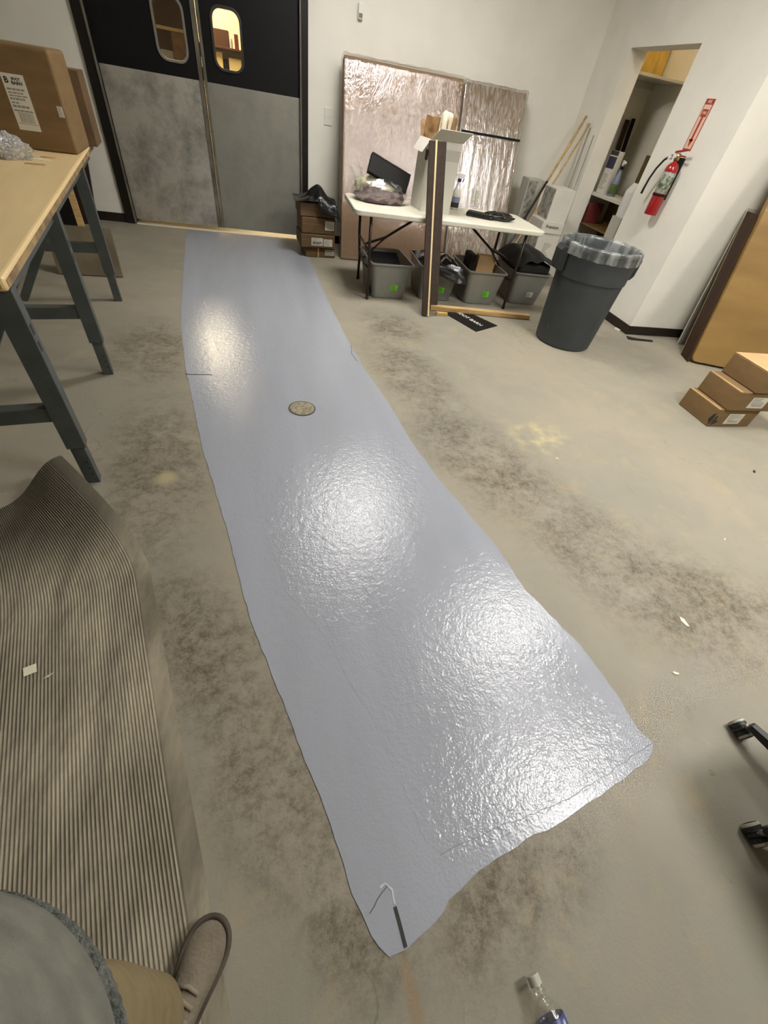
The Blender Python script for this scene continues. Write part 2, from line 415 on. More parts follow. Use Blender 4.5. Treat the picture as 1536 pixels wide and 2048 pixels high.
def paint_material(name, r_lo, r_hi, bstr):
    m = D.materials.new(name); m.use_nodes = True; nt = m.node_tree; b = nt.nodes['Principled BSDF']; L = nt.links.new
    tc = nn(nt, 'ShaderNodeTexCoord')
    mp = nn(nt, 'ShaderNodeMapping'); mp.inputs['Rotation'].default_value = (0, 0, 0.2); mp.inputs['Scale'].default_value = (5, .7, 1)
    L(tc.outputs['Object'], mp.inputs[0])
    n1 = nn(nt, 'ShaderNodeTexNoise'); n1.inputs['Scale'].default_value = 1; n1.inputs['Detail'].default_value = 4; L(mp.outputs[0], n1.inputs['Vector'])
    mx = nn(nt, 'ShaderNodeMix', data_type='RGBA'); mx.inputs[6].default_value = S(148, 151, 159); mx.inputs[7].default_value = S(154, 157, 166)
    r = nn(nt, 'ShaderNodeMapRange'); r.inputs[1].default_value = .35; r.inputs[2].default_value = .65
    L(n1.outputs[0], r.inputs[0]); L(r.outputs[0], mx.inputs[0]); L(mx.outputs[2], b.inputs['Base Color'])
    r2 = nn(nt, 'ShaderNodeMapRange'); r2.inputs[1].default_value = .2; r2.inputs[2].default_value = .8
    r2.inputs[3].default_value = r_lo; r2.inputs[4].default_value = r_hi
    L(n1.outputs[0], r2.inputs[0]); L(r2.outputs[0], b.inputs['Roughness'])
    b.inputs['Specular IOR Level'].default_value = 0.42
    nb = nn(nt, 'ShaderNodeTexNoise'); nb.inputs['Scale'].default_value = 130; nb.inputs['Detail'].default_value = 3
    L(tc.outputs['Object'], nb.inputs['Vector'])
    nb2 = nn(nt, 'ShaderNodeTexNoise'); nb2.inputs['Scale'].default_value = 34; nb2.inputs['Detail'].default_value = 2
    L(tc.outputs['Object'], nb2.inputs['Vector'])
    ad = nn(nt, 'ShaderNodeMath', operation='MULTIPLY_ADD'); ad.inputs[1].default_value = 1.6
    L(nb2.outputs[0], ad.inputs[0]); L(nb.outputs[0], ad.inputs[2])
    bp = nn(nt, 'ShaderNodeBump'); bp.inputs['Strength'].default_value = bstr; bp.inputs['Distance'].default_value = 0.0037
    L(ad.outputs[0], bp.inputs['Height']); L(bp.outputs[0], b.inputs['Normal'])
    return m
MT['wet_paint'] = paint_material('wet_paint', .07, .13, .37)
MT['first_coat'] = paint_material('first_coat', .19, .26, .20)

def steel_material(name, base, stain, lo):
    m = D.materials.new(name); m.use_nodes = True; nt = m.node_tree; b = nt.nodes['Principled BSDF']; L = nt.links.new
    tc = nn(nt, 'ShaderNodeTexCoord')
    n1 = nn(nt, 'ShaderNodeTexNoise'); n1.inputs['Scale'].default_value = 3.0; n1.inputs['Detail'].default_value = 11; n1.inputs['Roughness'].default_value = .70
    n1.inputs['Distortion'].default_value = .15
    L(tc.outputs['Object'], n1.inputs['Vector'])
    r = nn(nt, 'ShaderNodeMapRange'); r.inputs[1].default_value = lo; r.inputs[2].default_value = .74
    L(n1.outputs[0], r.inputs[0])
    mx = nn(nt, 'ShaderNodeMix', data_type='RGBA'); mx.inputs[6].default_value = base; mx.inputs[7].default_value = stain
    L(r.outputs[0], mx.inputs[0]); L(mx.outputs[2], b.inputs['Base Color'])
    r2 = nn(nt, 'ShaderNodeMapRange'); r2.inputs[3].default_value = .40; r2.inputs[4].default_value = .55
    L(n1.outputs[0], r2.inputs[0]); L(r2.outputs[0], b.inputs['Roughness'])
    b.inputs['Metallic'].default_value = 0.75
    return m
MT['steel_worn'] = steel_material('steel_worn', S(200, 196, 186), S(112, 110, 102), .44)
MT['steel_clean'] = steel_material('steel_clean', S(158, 156, 146), S(140, 138, 130), .45)

# ------------------------------------------------------------------ room shell
BW = 6.2         # back wall plane
RX = 3.58        # closet side wall plane
FY = 3.77        # closet front wall plane
struct(MB().box(-4.2, 6.3, -4.2, 10.6, -0.15, 0).build('floor', 'concrete'))
struct(MB().box(-4.2, 6.3, -4.2, 10.6, CEIL+0.12, CEIL+0.24).build('ceiling', 'ceiling'))
wb = MB()
wb.box(-4.2, -1.655, BW, BW+.15, 0, CEIL+.12).box(.42, 6.3, BW, BW+.15, 0, CEIL+.12).box(-1.655, .42, BW, BW+.15, 2.5, CEIL+.12)
struct(wb.build('wall_back', 'wall'))
wr = MB()     # closet side wall with the doorway
wr.box(RX, RX+.2, FY, 4.62, 0, CEIL+.12).box(RX, RX+.2, 5.62, BW, 0, CEIL+.12).box(RX, RX+.2, 4.62, 5.62, 2.08, CEIL+.12)
struct(wr.build('wall_right', 'wall'))
struct(MB().box(RX+.2, 6.3, FY, FY+.14, 0, CEIL+.12).build('wall_closet_front', 'wall'))
struct(MB().box(4.42, 4.56, FY+.14, BW, 0, CEIL+.12).build('wall_closet_inner', 'wall'))
struct(MB().box(-4.34, -4.2, -4.2, 10.6, 0, CEIL+.12).build('wall_left', 'wall'))
struct(MB().box(6.3, 6.44, -4.2, 10.6, 0, CEIL+.12).build('wall_far_right', 'wall'))
struct(MB().box(-4.34, 6.44, -4.34, -4.2, 0, CEIL+.12).build('wall_front', 'wall'))
struct(MB().box(-4.34, 6.44, 10.0, 10.14, 0, CEIL+.12).build('wall_next_room', 'cream_wall'))
BH = .085
struct(MB().box(-4.2, -1.655, BW-.012, BW, 0, BH).build('baseboard_back_left', 'baseboard', bevel=.003))
struct(MB().box(.42, RX-.012, BW-.012, BW, 0, BH).build('baseboard_back_right', 'baseboard', bevel=.003))
struct(MB().box(RX-.012, RX, FY-.012, 4.60, 0, BH).build('baseboard_right', 'baseboard', bevel=.003))
struct(MB().box(RX, 6.3, FY-.012, FY, 0, BH).build('baseboard_closet_front', 'baseboard', bevel=.003))

# door frame
struct(MB().box(-1.655, -1.555, BW-.03, BW+.17, 0, 2.5).build('trim_1', 'frame_black', bevel=.004))
struct(MB().box(.345, .42, BW-.03, BW+.17, 0, 2.5).build('trim_2', 'frame_black', bevel=.004))
struct(MB().box(-1.555, .345, BW-.03, BW+.17, 2.42, 2.5).build('trim_3', 'frame_black', bevel=.004))
struct(MB().box(-1.565, -1.545, BW-.045, BW-.03, 0, 2.42).build('trim_4', 'strip_metal', bevel=.003))
struct(MB().box(.335, .352, BW-.045, BW-.03, 0, 2.42).build('trim_5', 'strip_metal', bevel=.003))
struct(MB().box(-1.555, .345, BW-.03, BW+.40, 0, .006).build('trim_6', 'paper'))

def door(n, x0, x1, wx0, wx1, steel, gas, strip):
    e = D.objects.new('door_%d' % n, None); COL.objects.link(e); e['kind'] = 'structure'; e.location = ((x0+x1)/2, BW, 0)
    cx = (x0+x1)/2
    L = lambda x: x-cx
    z0, z1 = .046, 2.41
    hole = rrect(L(wx0), L(wx1), 1.395, 1.785, .075)
    conv = lambda u, v, d: (u, d, v)
    plate([(L(x0), z0), (L(x1), z0), (L(x1), z1), (L(x0), z1)], [hole], .04, conv).build('door_panel', 'door_black', e)
    MB().box(L(x0)+.004, L(x1)-.004, -.004, -.0002, z0, 1.282).build('kick_plate', steel, e, bevel=.001)
    ring = rrect(L(wx0)-.02, L(wx1)+.02, 1.375, 1.805, .09)
    plate(ring, [hole], .012, lambda u, v, d: (u, d-.0125, v)).build('window_gasket', gas, e, bevel=.003)
    plate(rrect(L(wx0)+.001, L(wx1)-.001, 1.396, 1.784, .074), [], .006, lambda u, v, d: (u, d+.017, v)).build('window_pane', 'pane', e)
    MB().box(L(strip[0]), L(strip[1]), -.012, -.0045, z0, z1).build('edge_strip', 'strip_metal', e, bevel=.002)
    return e
door(1, -1.548, -.612, -.978, -.735, 'steel_worn', 'gasket_grey', (-.652, -.616))
door(2, -.606, .338, -.468, -.225, 'steel_clean', 'gasket', (-.602, -.576))

# ------------------------------------------------------------------ lights on the ceiling
def troffer(x, y, sx, sy, m, label, group=None, z=CEIL):
    t = thing('ceiling_light', label, 'light', (x, y, z), 0, group)
    fr = MB(); a, b_ = sx/2, sy/2
    fr.box(-a-.03, a+.03, -b_-.03, -b_, 0, .118).box(-a-.03, a+.03, b_, b_+.03, 0, .118).box(-a-.03, -a, -b_, b_, 0, .118).box(a, a+.03, -b_, b_, 0, .118)
    fr.build('frame', 'fixture', t, bevel=.003)
    MB().box(-a+.001, a-.001, -b_+.001, b_-.001, .006, .014).build('diffuser', m, t)
G = 'ceiling lights of the workshop'
troffer(.97, 4.15, .75, .55, 'lamp', 'white ceiling light panel nearest the double doors', G)
troffer(2.6, 2.05, .75, .55, 'lamp', 'white ceiling light panel above the middle of the workshop', G)
troffer(2.45, .34, .75, .55, 'lamp', 'white ceiling light panel above the office chair', G)
troffer(5.0, 1.0, .55, .42, 'lamp', 'added unseen ceiling light panel brightening the closet front wall', G)  # added out of view to brighten the closet front wall
troffer(-1.32, 9.1, .9, 1.1, 'warm_lamp', 'warm ceiling light panel in the room behind the doors')

# ------------------------------------------------------------------ next room, seen through the door windows
c = thing('tall_cabinet', 'dark brown tall cabinet in the next room seen through the door window', 'cabinet', (-1.42, 7.2, 0))
MB().box(-.5, .62, .05, .4, 0, 1.86).build('body', 'brown_cab', c, bevel=.005)
MB().box(-.5, .62, 0, .05, 1.63, 1.86).build('header_panel', 'brown_cab', c, bevel=.004)
MB().box(-.5, .60, -.012, .05, 1.605, 1.63).build('shelf', 'pale_edge', c, bevel=.003)
MB().box(.43, .62, .0, .05, 0, 1.605).build('side_panel', 'kraft', c, bevel=.003)
MB().box(.26, .42, .02, .049, 1.30, 1.455).build('white_carton', 'white_card_dim', c, bevel=.003)
for z, lb in ((1.33, 'lower dark wall shelf in the next room seen through the doors'), (1.58, 'upper dark wall shelf in the next room seen through the doors')):
    c = thing('wall_mounted_shelf', lb, 'shelf', (-.55, 9.4, z))
    MB().box(-.45, .62, 0, .595, 0, .025).build('board', 'brown_cab', c, bevel=.003)
    for x in (-.4, .57): MB().box(x-.01, x+.01, .2, .598, -.12, 0).build('bracket', 'brown_cab', c)
for k, (x, w_, z, h_, m) in enumerate(((-.2, .13, 1.355, .19, 'yellow_box'), (-.055, .06, 1.355, .13, 'black_matte'), (.015, .18, 1.355, .15, 'yellow_box'),
                                       (-.16, .20, 1.605, .17, 'brown_cab'), (.05, .03, 1.605, .10, 'white_card'), (.12, .05, 1.605, .15, 'maroon_book'))):
    tag(MB().box(-.55+x, -.55+x+w_, 9.45, 9.7, z, z+h_).build('storage_box', m, bevel=.004),
        ['pale yellow box on the shelf beyond the doors', 'black box on the shelf beyond the doors', 'wider pale yellow box on the shelf right of the black box',
         'brown box on the upper shelf beyond the doors', 'white box on the upper shelf beyond the doors', 'red box on the upper shelf beyond the doors'][k], 'box',
        'boxes in the next room')

# ------------------------------------------------------------------ painted strip on the floor
PL = [(-.995, 6.145), (-.985, 5.86), (-.839, 4.41), (-.763, 3.712), (-.715, 3.334), (-.607, 2.723), (-.526, 2.356), (-.423, 1.866), (-.307, 1.448), (-.225, 1.118),
      (-.158, .83), (-.079, .61), (-.026, .456), (.014, .335), (.05, .239), (.081, .13), (.113, .012), (.145, -.067), (.185, -.113)]
PR = [(.225, -.111), (.255, -.10), (.308, -.078), (.36, -.046), (.46, -.005), (.615, .031), (.758, .052), (.904, .09), (1.066, .131), (1.16, .165), (1.184, .194), (1.158, .231), (1.149, .37), (1.113, .563),
      (1.052, .706), (.996, .837), (.958, 1.096), (.886, 1.336), (.804, 1.613), (.739, 1.937), (.695, 2.325), (.604, 2.798), (.532, 3.391), (.475, 4.035), (.401, 5.197), (.30, 5.95), (.285, 6.145)]
def densify(pts, step, jit, seed):
    r = random.Random(seed); out = []
    for i in range(len(pts)-1):
        a, b = Vector(pts[i]), Vector(pts[i+1]); n = max(1, int((b-a).length/step))
        for k in range(n):
            p = a.lerp(b, k/n)
            if 0 < i+k: p += Vector((r.uniform(-jit, jit), r.uniform(-jit, jit)))
            out.append((p.x, p.y))
    out.append(pts[-1]); return out
loop = densify(PL+PR, .03, .0032, 3)
fp = plate(loop, [], .002, lambda u, v, d: (u, v, d+.0002)).build('floor_paint', 'first_coat')
tag(fp, 'long strip of glossy wet blue-grey paint rolled onto the concrete floor', 'paint')
C2 = [(-.93, 6.10), (-.62, 3.9), (-.45, 3.1), (-.37, 2.6), (-.31, 2.2), (-.22, 1.80), (-.18, 1.66), (-.12, 1.34), (-.027, .948), (.11, .735), (.179, .538), (.231, .432), (.289, .236), (.327, .084), (.39, .02), (.54, .045),
      (.74, .085), (.95, .125), (1.09, .215), (1.10, .298), (1.047, .489), (1.0, .665), (.955, .87), (.835, 1.40), (.745, 1.80), (.66, 2.15), (.55, 2.75), (.47, 3.4), (.41, 4.05), (.34, 5.2), (.24, 6.10)]
plate(densify(C2+C2[:1], .03, .003, 8)[:-1], [], .0008, lambda u, v, d: (u, v, d+.0021)).build('second_coat', 'wet_paint', fp)
def streak(pts, w_, name, m, z=.0030, seed=1):
    rnd = random.Random(seed); mb = MB()
    for a, b in zip(pts, pts[1:]):
        a = Vector((*a, z)); b = Vector((*b, z)); t = (b-a).normalized(); n = Vector((-t.y, t.x, 0))*w_/2
        mb.hexa([a-n, b-n, b+n, a+n], [q+Vector((0, 0, .0004)) for q in (a-n, b-n, b+n, a+n)])
    o = mb.build(name, m, fp); return o
streak(densify([(.15, -.03), (.19, .005), (.205, .012)], .01, .002, 4), .0018, 'floor_crack', 'groove')
streak(densify([(.36, .045), (.55, .075), (.75, .09), (.93, .13), (1.18, .192)], .02, .003, 5), .0015, 'floor_crack', 'groove_mid')
streak([(.215, -.03), (.22, -.06), (.226, -.105)], .009, 'floor_slot', 'ink')
streak(densify([(.185, .012), (.2, .018), (.215, .002), (.216, -.025)], .008, .002, 6), .0045, 'paint_bead', 'groove_pale')
streak([(-.60, 2.66), (-.44, 2.665)], .007, 'floor_crack', 'groove')
streak(densify([(.555, 3.2), (.545, 3.05), (.565, 2.93)], .03, .006, 7), .004, 'floor_crack', 'groove')
t = thing('cleanout_cover', 'round unpainted cleanout cap left bare in the painted strip', 'cleanout cover', (.117, 2.268, .0030))
MB().lathe([(.001, .0), (.074, 0), (.074, .004), (.066, .006), (.001, .006)], 28).build('cap', 'drain', t)
MB().lathe([(.075, 0), (.083, 0), (.083, .003), (.075, .003), (.075, 0)], 28).build('rim', 'groove', t)

# ------------------------------------------------------------------ ribbed mat
def mat_mesh():
    # right edge direction runs with the bench; the corner by the bench leg curls up
    a, b = Vector((-.225, .042, 0)), Vector((-.56, 1.16, 0))
    ax = (b-a).normalized(); lat = Vector((-ax.y, ax.x, 0))
    org = a - ax*.9
    Wd = 1.05
    NU, NV = 440, 70
    def P(i, j):
        u = Wd*i/(NU-1)
        far = .9+1.70-.08*min(1, u/.5)          # the far edge runs slightly askew
        v = far*j/(NV-1)
        border = .052
        z = .006
        if border < u < Wd-border:
            z = .006 + (.0018 if (i % 4) in (0, 1) else -.0008)
        t_ = max(0.0, (v-(far-.62))/.62)        # corner region by the bench leg
        k = math.exp(-(u/.19)**2)
        lift = .175*k*t_**2.4
        inset = .225*t_**1.7*math.exp(-(u/.5)**2)
        p = org+ax*v+lat*(u+inset)
        n_ = .0015*math.sin(v*9+u*5)
        return (p.x, p.y, z+lift+max(0, n_))
    mb = MB(); vs = [P(i, j) for j in range(NV) for i in range(NU)]
    fs = [(j*NU+i, j*NU+i+1, (j+1)*NU+i+1, (j+1)*NU+i) for j in range(NV-1) for i in range(NU-1)]
    mb.add(vs, fs)
    # skirt down to the floor along the border
    low = [(x, y, max(.0003, z-.0065)) for x, y, z in vs]
    ring = [j*NU for j in range(NV)]+[(NV-1)*NU+i for i in range(1, NU)]+[j*NU+NU-1 for j in range(NV-2, -1, -1)]+[i for i in range(NU-2, 0, -1)]
    base = len(mb.v); m = len(ring)
    mb.v += [low[k] for k in ring]
    for k in range(m): mb.f.append((ring[k], ring[(k+1) % m], base+(k+1) % m, base+k))
    return mb
mm = D.materials.new('rubber_mat'); mm.use_nodes = True
nt = mm.node_tree; b = nt.nodes['Principled BSDF']; tc = nn(nt, 'ShaderNodeTexCoord')
n1 = nn(nt, 'ShaderNodeTexNoise'); n1.inputs['Scale'].default_value = 5; n1.inputs['Detail'].default_value = 8; n1.inputs['Roughness'].default_value = .7
mp = nn(nt, 'ShaderNodeMapping'); mp.inputs['Rotation'].default_value = (0, 0, -.29); mp.inputs['Scale'].default_value = (3, .8, 1)
nt.links.new(tc.outputs['Object'], mp.inputs[0]); nt.links.new(mp.outputs[0], n1.inputs['Vector'])
cr = nn(nt, 'ShaderNodeValToRGB'); cr.color_ramp.elements[0].position = .34; cr.color_ramp.elements[1].position = .64
cr.color_ramp.elements[0].color = S(126, 118, 101); cr.color_ramp.elements[1].color = S(170, 160, 138)
nt.links.new(n1.outputs[0], cr.inputs[0])
# darker tone in the valleys between the ribs
sx = nn(nt, 'ShaderNodeSeparateXYZ'); nt.links.new(tc.outputs['Object'], sx.inputs[0])
rz = nn(nt, 'ShaderNodeMapRange'); rz.inputs[1].default_value = .0052; rz.inputs[2].default_value = .0078; rz.inputs[3].default_value = .75; rz.inputs[4].default_value = 0
nt.links.new(sx.outputs[2], rz.inputs[0])
mx = nn(nt, 'ShaderNodeMix', data_type='RGBA'); mx.inputs[7].default_value = S(70, 64, 52)
n2 = nn(nt, 'ShaderNodeTexNoise'); n2.inputs['Scale'].default_value = 2.6; n2.inputs['Detail'].default_value = 6; nt.links.new(tc.outputs['Object'], n2.inputs['Vector'])
rr2 = nn(nt, 'ShaderNodeMapRange'); rr2.inputs[1].default_value = .36; rr2.inputs[2].default_value = .62; rr2.inputs[3].default_value = .35; nt.links.new(n2.outputs[0], rr2.inputs[0])
mu = nn(nt, 'ShaderNodeMath', operation='MULTIPLY'); nt.links.new(rz.outputs[0], mu.inputs[0]); nt.links.new(rr2.outputs[0], mu.inputs[1])
# bench shade painted into the colour at the leg end, plus less dusty rubber
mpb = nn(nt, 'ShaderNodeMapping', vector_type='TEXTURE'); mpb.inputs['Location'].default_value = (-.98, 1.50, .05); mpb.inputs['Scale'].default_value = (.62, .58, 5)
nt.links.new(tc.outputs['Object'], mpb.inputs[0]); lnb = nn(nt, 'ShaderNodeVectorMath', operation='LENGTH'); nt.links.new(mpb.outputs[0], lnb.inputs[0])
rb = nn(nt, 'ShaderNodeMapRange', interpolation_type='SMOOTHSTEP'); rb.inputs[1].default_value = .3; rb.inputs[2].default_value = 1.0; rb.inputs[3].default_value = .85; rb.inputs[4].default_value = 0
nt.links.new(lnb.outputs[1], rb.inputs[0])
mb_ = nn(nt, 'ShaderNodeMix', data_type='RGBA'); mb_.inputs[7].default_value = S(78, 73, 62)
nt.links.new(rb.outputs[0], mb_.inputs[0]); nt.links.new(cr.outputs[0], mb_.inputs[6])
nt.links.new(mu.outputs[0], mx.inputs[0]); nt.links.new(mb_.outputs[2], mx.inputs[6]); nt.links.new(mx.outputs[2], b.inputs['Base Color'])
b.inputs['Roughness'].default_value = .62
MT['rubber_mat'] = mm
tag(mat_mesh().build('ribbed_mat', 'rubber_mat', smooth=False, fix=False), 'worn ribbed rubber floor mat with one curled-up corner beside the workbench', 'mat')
def scrap(x, y, z, pts, m, name, label, cat, group=None, rz=0, t=.0008):
    o = MB().prism(pts, 0, t).build(name, m); o.location = (x, y, z); o.rotation_euler = (0, 0, rz); return tag(o, label, cat, group)
scrap(-.824, .727, .0098, [(-.018, -.013), (.016, -.018), (.02, .013), (-.014, .018)], 'paper', 'paper_scrap', 'small white square paper scrap lying on the ribbed mat', 'paper scrap', rz=.5)
scrap(-.765, .70, .0098, [(-.016, -.002), (.0, -.005), (.018, .003), (0, .003)], 'debris', 'paper_sliver', 'thin pale sliver lying on the ribbed mat beside white square', 'paper scrap', rz=.5)
scrap(-.98, .80, .0098, [(-.013, -.003), (.012, -.004), (.015, .004), (-.008, .005)], 'debris', 'paper_sliver', 'bent cream shred on the ribbed mat toward the bench legs', 'paper scrap', rz=.2)
for k, (x, y, s, lb) in enumerate(((1.64, 1.73, .011, 'tiny white crumb on bare concrete beside the pale patch'), (2.29, 1.02, .01, 'tiny pale chip on bare concrete below the stacked cartons'),
                                   (1.66, .60, .026, 'pale wood splinter lying on the dark floor stain'), (1.45, .40, .014, 'small white crumb beside the dark floor stain'),
                                   (3.05, 1.55, .02, 'black scrap on concrete in front of stacked cartons'))):
    scrap(x, y, .0003, [(-s, -.3*s), (.4*s, -.4*s), (s, .1*s), (.2*s, .45*s), (-.8*s, .2*s)], 'ink' if k == 4 else 'paper', 'floor_crumb', lb, 'debris', 'crumbs on the concrete', rz=k*1.1-.6, t=.003)

# ------------------------------------------------------------------ workbench
BA = math.atan2(.166, .986)            # turn of the bench
bench = thing('workbench', 'long workbench with pale wooden top and grey steel leg frames', 'workbench', (-.825, 1.60, 0), BA)
BT, BL, BD = .88, 3.02, .74            # top height, length, depth; local +y runs along, -x across
MB().box(-BD, 0, 0, BL, BT-.045, BT).build('tabletop', 'bench_wood', bench, bevel=.014, seg=3)
MB().box(-.001, .0025, .014, BL-.014, BT-.033, BT-.012).build('edge_band', 'bench_edge', bench)
MB().box(-BD+.014, -.014, -.0025, .001, BT-.033, BT-.012).build('edge_band', 'ply', bench)
MB().box(-.07, -.03, .12, BL-.12, BT-.085, BT-.046).build('apron', 'steel_grey', bench)
for k, y in enumerate((.06, 1.08, 2.27)):
    f = D.objects.new('leg_frame', None); COL.objects.link(f); f.parent = bench; f.location = (0, y, 0)
    lm = MB()
    # tapered channel leg: wide upper part, narrower adjustable foot
    lm.box(-.075, -.005, -.028, -.024, .20, BT-.047).box(-.075, -.071, -.024, .03, .20, BT-.047).box(-.009, -.005, -.024, .03, .20, BT-.047)
    lm.build('leg', 'steel_grey', f, bevel=.002)
    ft = MB(); ft.box(-.066, -.014, -.022, -.018, .004, .26).box(-.066, -.062, -.018, .026, .004, .26).box(-.018, -.014, -.018, .026, .004, .26).box(-.068, -.012, -.024, .03, 0, .004)
    ft.build('foot', 'steel_grey', f, bevel=.0015)
    for z in (.05, .085, .12):
        MB().lathe([(.001, 0), (.005, 0), (.005, .001)], 10, mtx=Matrix.Translation((-.030, -.0222, z)) @ Matrix.Rotation(math.pi/2, 4, 'X')).build('hole', 'ink', f)
    for z in (.62, .68):
        MB().box(-.0052, -.0042, -.014, .006, z, z+.035).build('slot', 'ink', f)
    rl = MB(); rl.bar((-.10, 0, BT-.05), (-.66, 0, .004), .05, .05, (0, 1, 0)); rl.build('rear_leg', 'steel_grey', f, bevel=.002)
    cb = MB(); cb.box(-.40, -.072, -.022, -.018, .335, .395).box(-.40, -.072, -.018, .03, .391, .395); cb.build('crossbar', 'steel_grey', f, bevel=.0015)
    tb = MB(); tb.box(-BD+.05, -.08, -.02, .03, BT-.083, BT-.046); tb.build('top_rail', 'steel_grey', f, bevel=.002)

# big carton on the bench
def carton(name, label, cat, loc, rz, sx, sy, sz, m='cardboard', group=None, bevel=.006, tape=True, seam=True):
    t = thing(name, label, cat, loc, rz, group)
    MB().box(0, sx, 0, sy, 0, sz).build('body', m, t, bevel=bevel, seg=3)
    if tape:
        MB().box(sx*.02, sx*.98, sy/2-.025, sy/2+.025, sz, sz+.0006).build('tape', 'tape', t)
    return t
FR = lambda x, y, z: face_mtx((x, y, z), (1, 0, 0), (0, 0, 1))       # a face looking towards -y
LF = lambda x, y, z: face_mtx((x, y, z), (0, -1, 0), (0, 0, 1))      # a face looking towards -x
bx = thing('cardboard_box', 'big brown shipping carton standing on the workbench', 'box', (-1.80, 3.875, BT), math.radians(5))
MB().box(0, .565, 0, .40, 0, .475).build('body', 'cardboard', bx, bevel=.018, seg=3)
MB().box(.02, .545, .17, .23, .475, .4757).build('tape', 'tape', bx)
label_on(bx, FR(.335, -.0009, .22), .115, .25, 11, head=('BOOT', 'BARN'))
label_on(bx, FR(.535, -.0009, .205), .03, .05, 12, 'small_sticker', barcode=False)
t = carton('dark_carton', 'darker brown carton standing behind the big carton on the bench', 'box', (-1.60, 4.32, BT), math.radians(8), .37, .26, .39, 'cardboard_dark')
# bubble wrap and scraps
def blob(c, rx, ry, rz_, seed, amp=.18, nu=36, nv=20, flat=True, freq=3.0):
    from mathutils import noise as nz
    off = Vector((seed*3.7, seed*1.3, seed*.7))
    def fn(u, v):
        th = 2*math.pi*u; ph = math.pi*(v-.5)
        d = Vector((math.cos(ph)*math.cos(th), math.cos(ph)*math.sin(th), math.sin(ph)))
        k = 1+amp*nz.noise(d*freq+off)+amp*.5*nz.noise(d*freq*2.6+off)
        z = d.z*rz_*k
        if flat: z = max(z, -rz_*.55)+rz_*.55
        return (c[0]+d.x*rx*k, c[1]+d.y*ry*k, c[2]+z)
    return MB().grid(fn, nu, nv, True)
t = thing('bubble_wrap', 'crumpled clear bubble wrap lying in front of the big carton', 'bubble wrap', (-1.53, 3.55, BT+.001))
blob((0, 0, 0), .15, .09, .07, 4, .35, freq=5).build('film', 'bubble', t, smooth=True)
MB().box(-.13, .03, .05, .09, .02, .075).build('purple_card', 'purple', t, bevel=.004)
scrap(-1.345, 3.60, BT+.0005, [(-.06, -.01), (.01, -.028), (.055, -.01), (.02, .02), (-.05, .022)], 'paper', 'paper_scrap', 'torn cream paper scrap on bench beside bubble wrap', 'paper scrap', rz=.1, t=.002)
scrap(-1.345, 3.70, BT+.0005, [(-.04, -.012), (.03, -.012), (.045, .005), (-.03, .014)], 'cardboard_light', 'paper_scrap', 'torn tan paper scrap tucked near the big carton base', 'paper scrap', rz=.1, t=.003)
scrap(-1.33, 3.44, BT+.0005, [(-.05, -.02), (.05, -.012), (.05, .016), (-.05, .012)], 'cardboard_light', 'card_scrap', 'folded tan card flap with dark spot on the bench', 'paper scrap', rz=.1, t=.004)

# boards stored beyond the bench end
def leaning(name, label, cat, p0, p1, q0, q1, th, m, group=None, edge=None):
    """flat board: bottom corners p0,p1, top corners q0,q1, thickness th along its normal"""
    p0, p1, q0, q1 = (Vector(a) for a in (p0, p1, q0, q1))
    n = (p1-p0).cross(q0-p0).normalized()
    o = thing(name, label, cat, p0, 0, group)
    a = [p0, p1, q1, q0]; bb = [v-n*th for v in a]
    lift = -min(0, min(v.z for v in bb)); sh = Vector((0, 0, lift))
    MB().hexa([v-p0+sh for v in a], [v-p0+sh for v in bb]).build('board', m, o, bevel=.002)
    if edge:
        d = (p1-p0).normalized()*.004
        MB().hexa([p0-d-p0+sh, p0+sh-p0, q0-p0+sh, q0-d-p0+sh], [p0-d-n*th-p0+sh, p0-n*th-p0+sh, q0-n*th-p0+sh, q0-d-n*th-p0+sh]).build('raw_edge', edge, o)
    return o
G = 'boards stored behind the workbench'
leaning('stored_board', 'wide brown board leaning on back wall beside the doors', 'board', (-2.5, 5.95, 0), (-1.90, 5.95, 0), (-2.5, 6.15, 1.05), (-1.80, 6.15, 1.05), .02, 'dark_wood', G)
leaning('stored_board', 'black panel leaning in front of the wide brown board', 'board', (-2.55, 5.72, 0), (-1.98, 5.72, 0), (-2.5, 5.9, 1.0), (-1.92, 5.9, 1.0), .02, 'black_matte', G)
leaning('wood_strip', 'pale bowed wood strip propped among the boards behind bench', 'board', (-1.875, 5.30, .0), (-1.815, 5.30, .0), (-1.96, 5.55, 1.0), (-1.90, 5.55, 1.0), .018, 'pale_wood', G)
leaning('stored_board', 'brown low panel leaning under the far bench end', 'board', (-1.80, 4.32, 0), (-1.315, 4.35, 0), (-1.83, 4.46, .33), (-1.345, 4.48, .33), .018, 'dull_board', G)

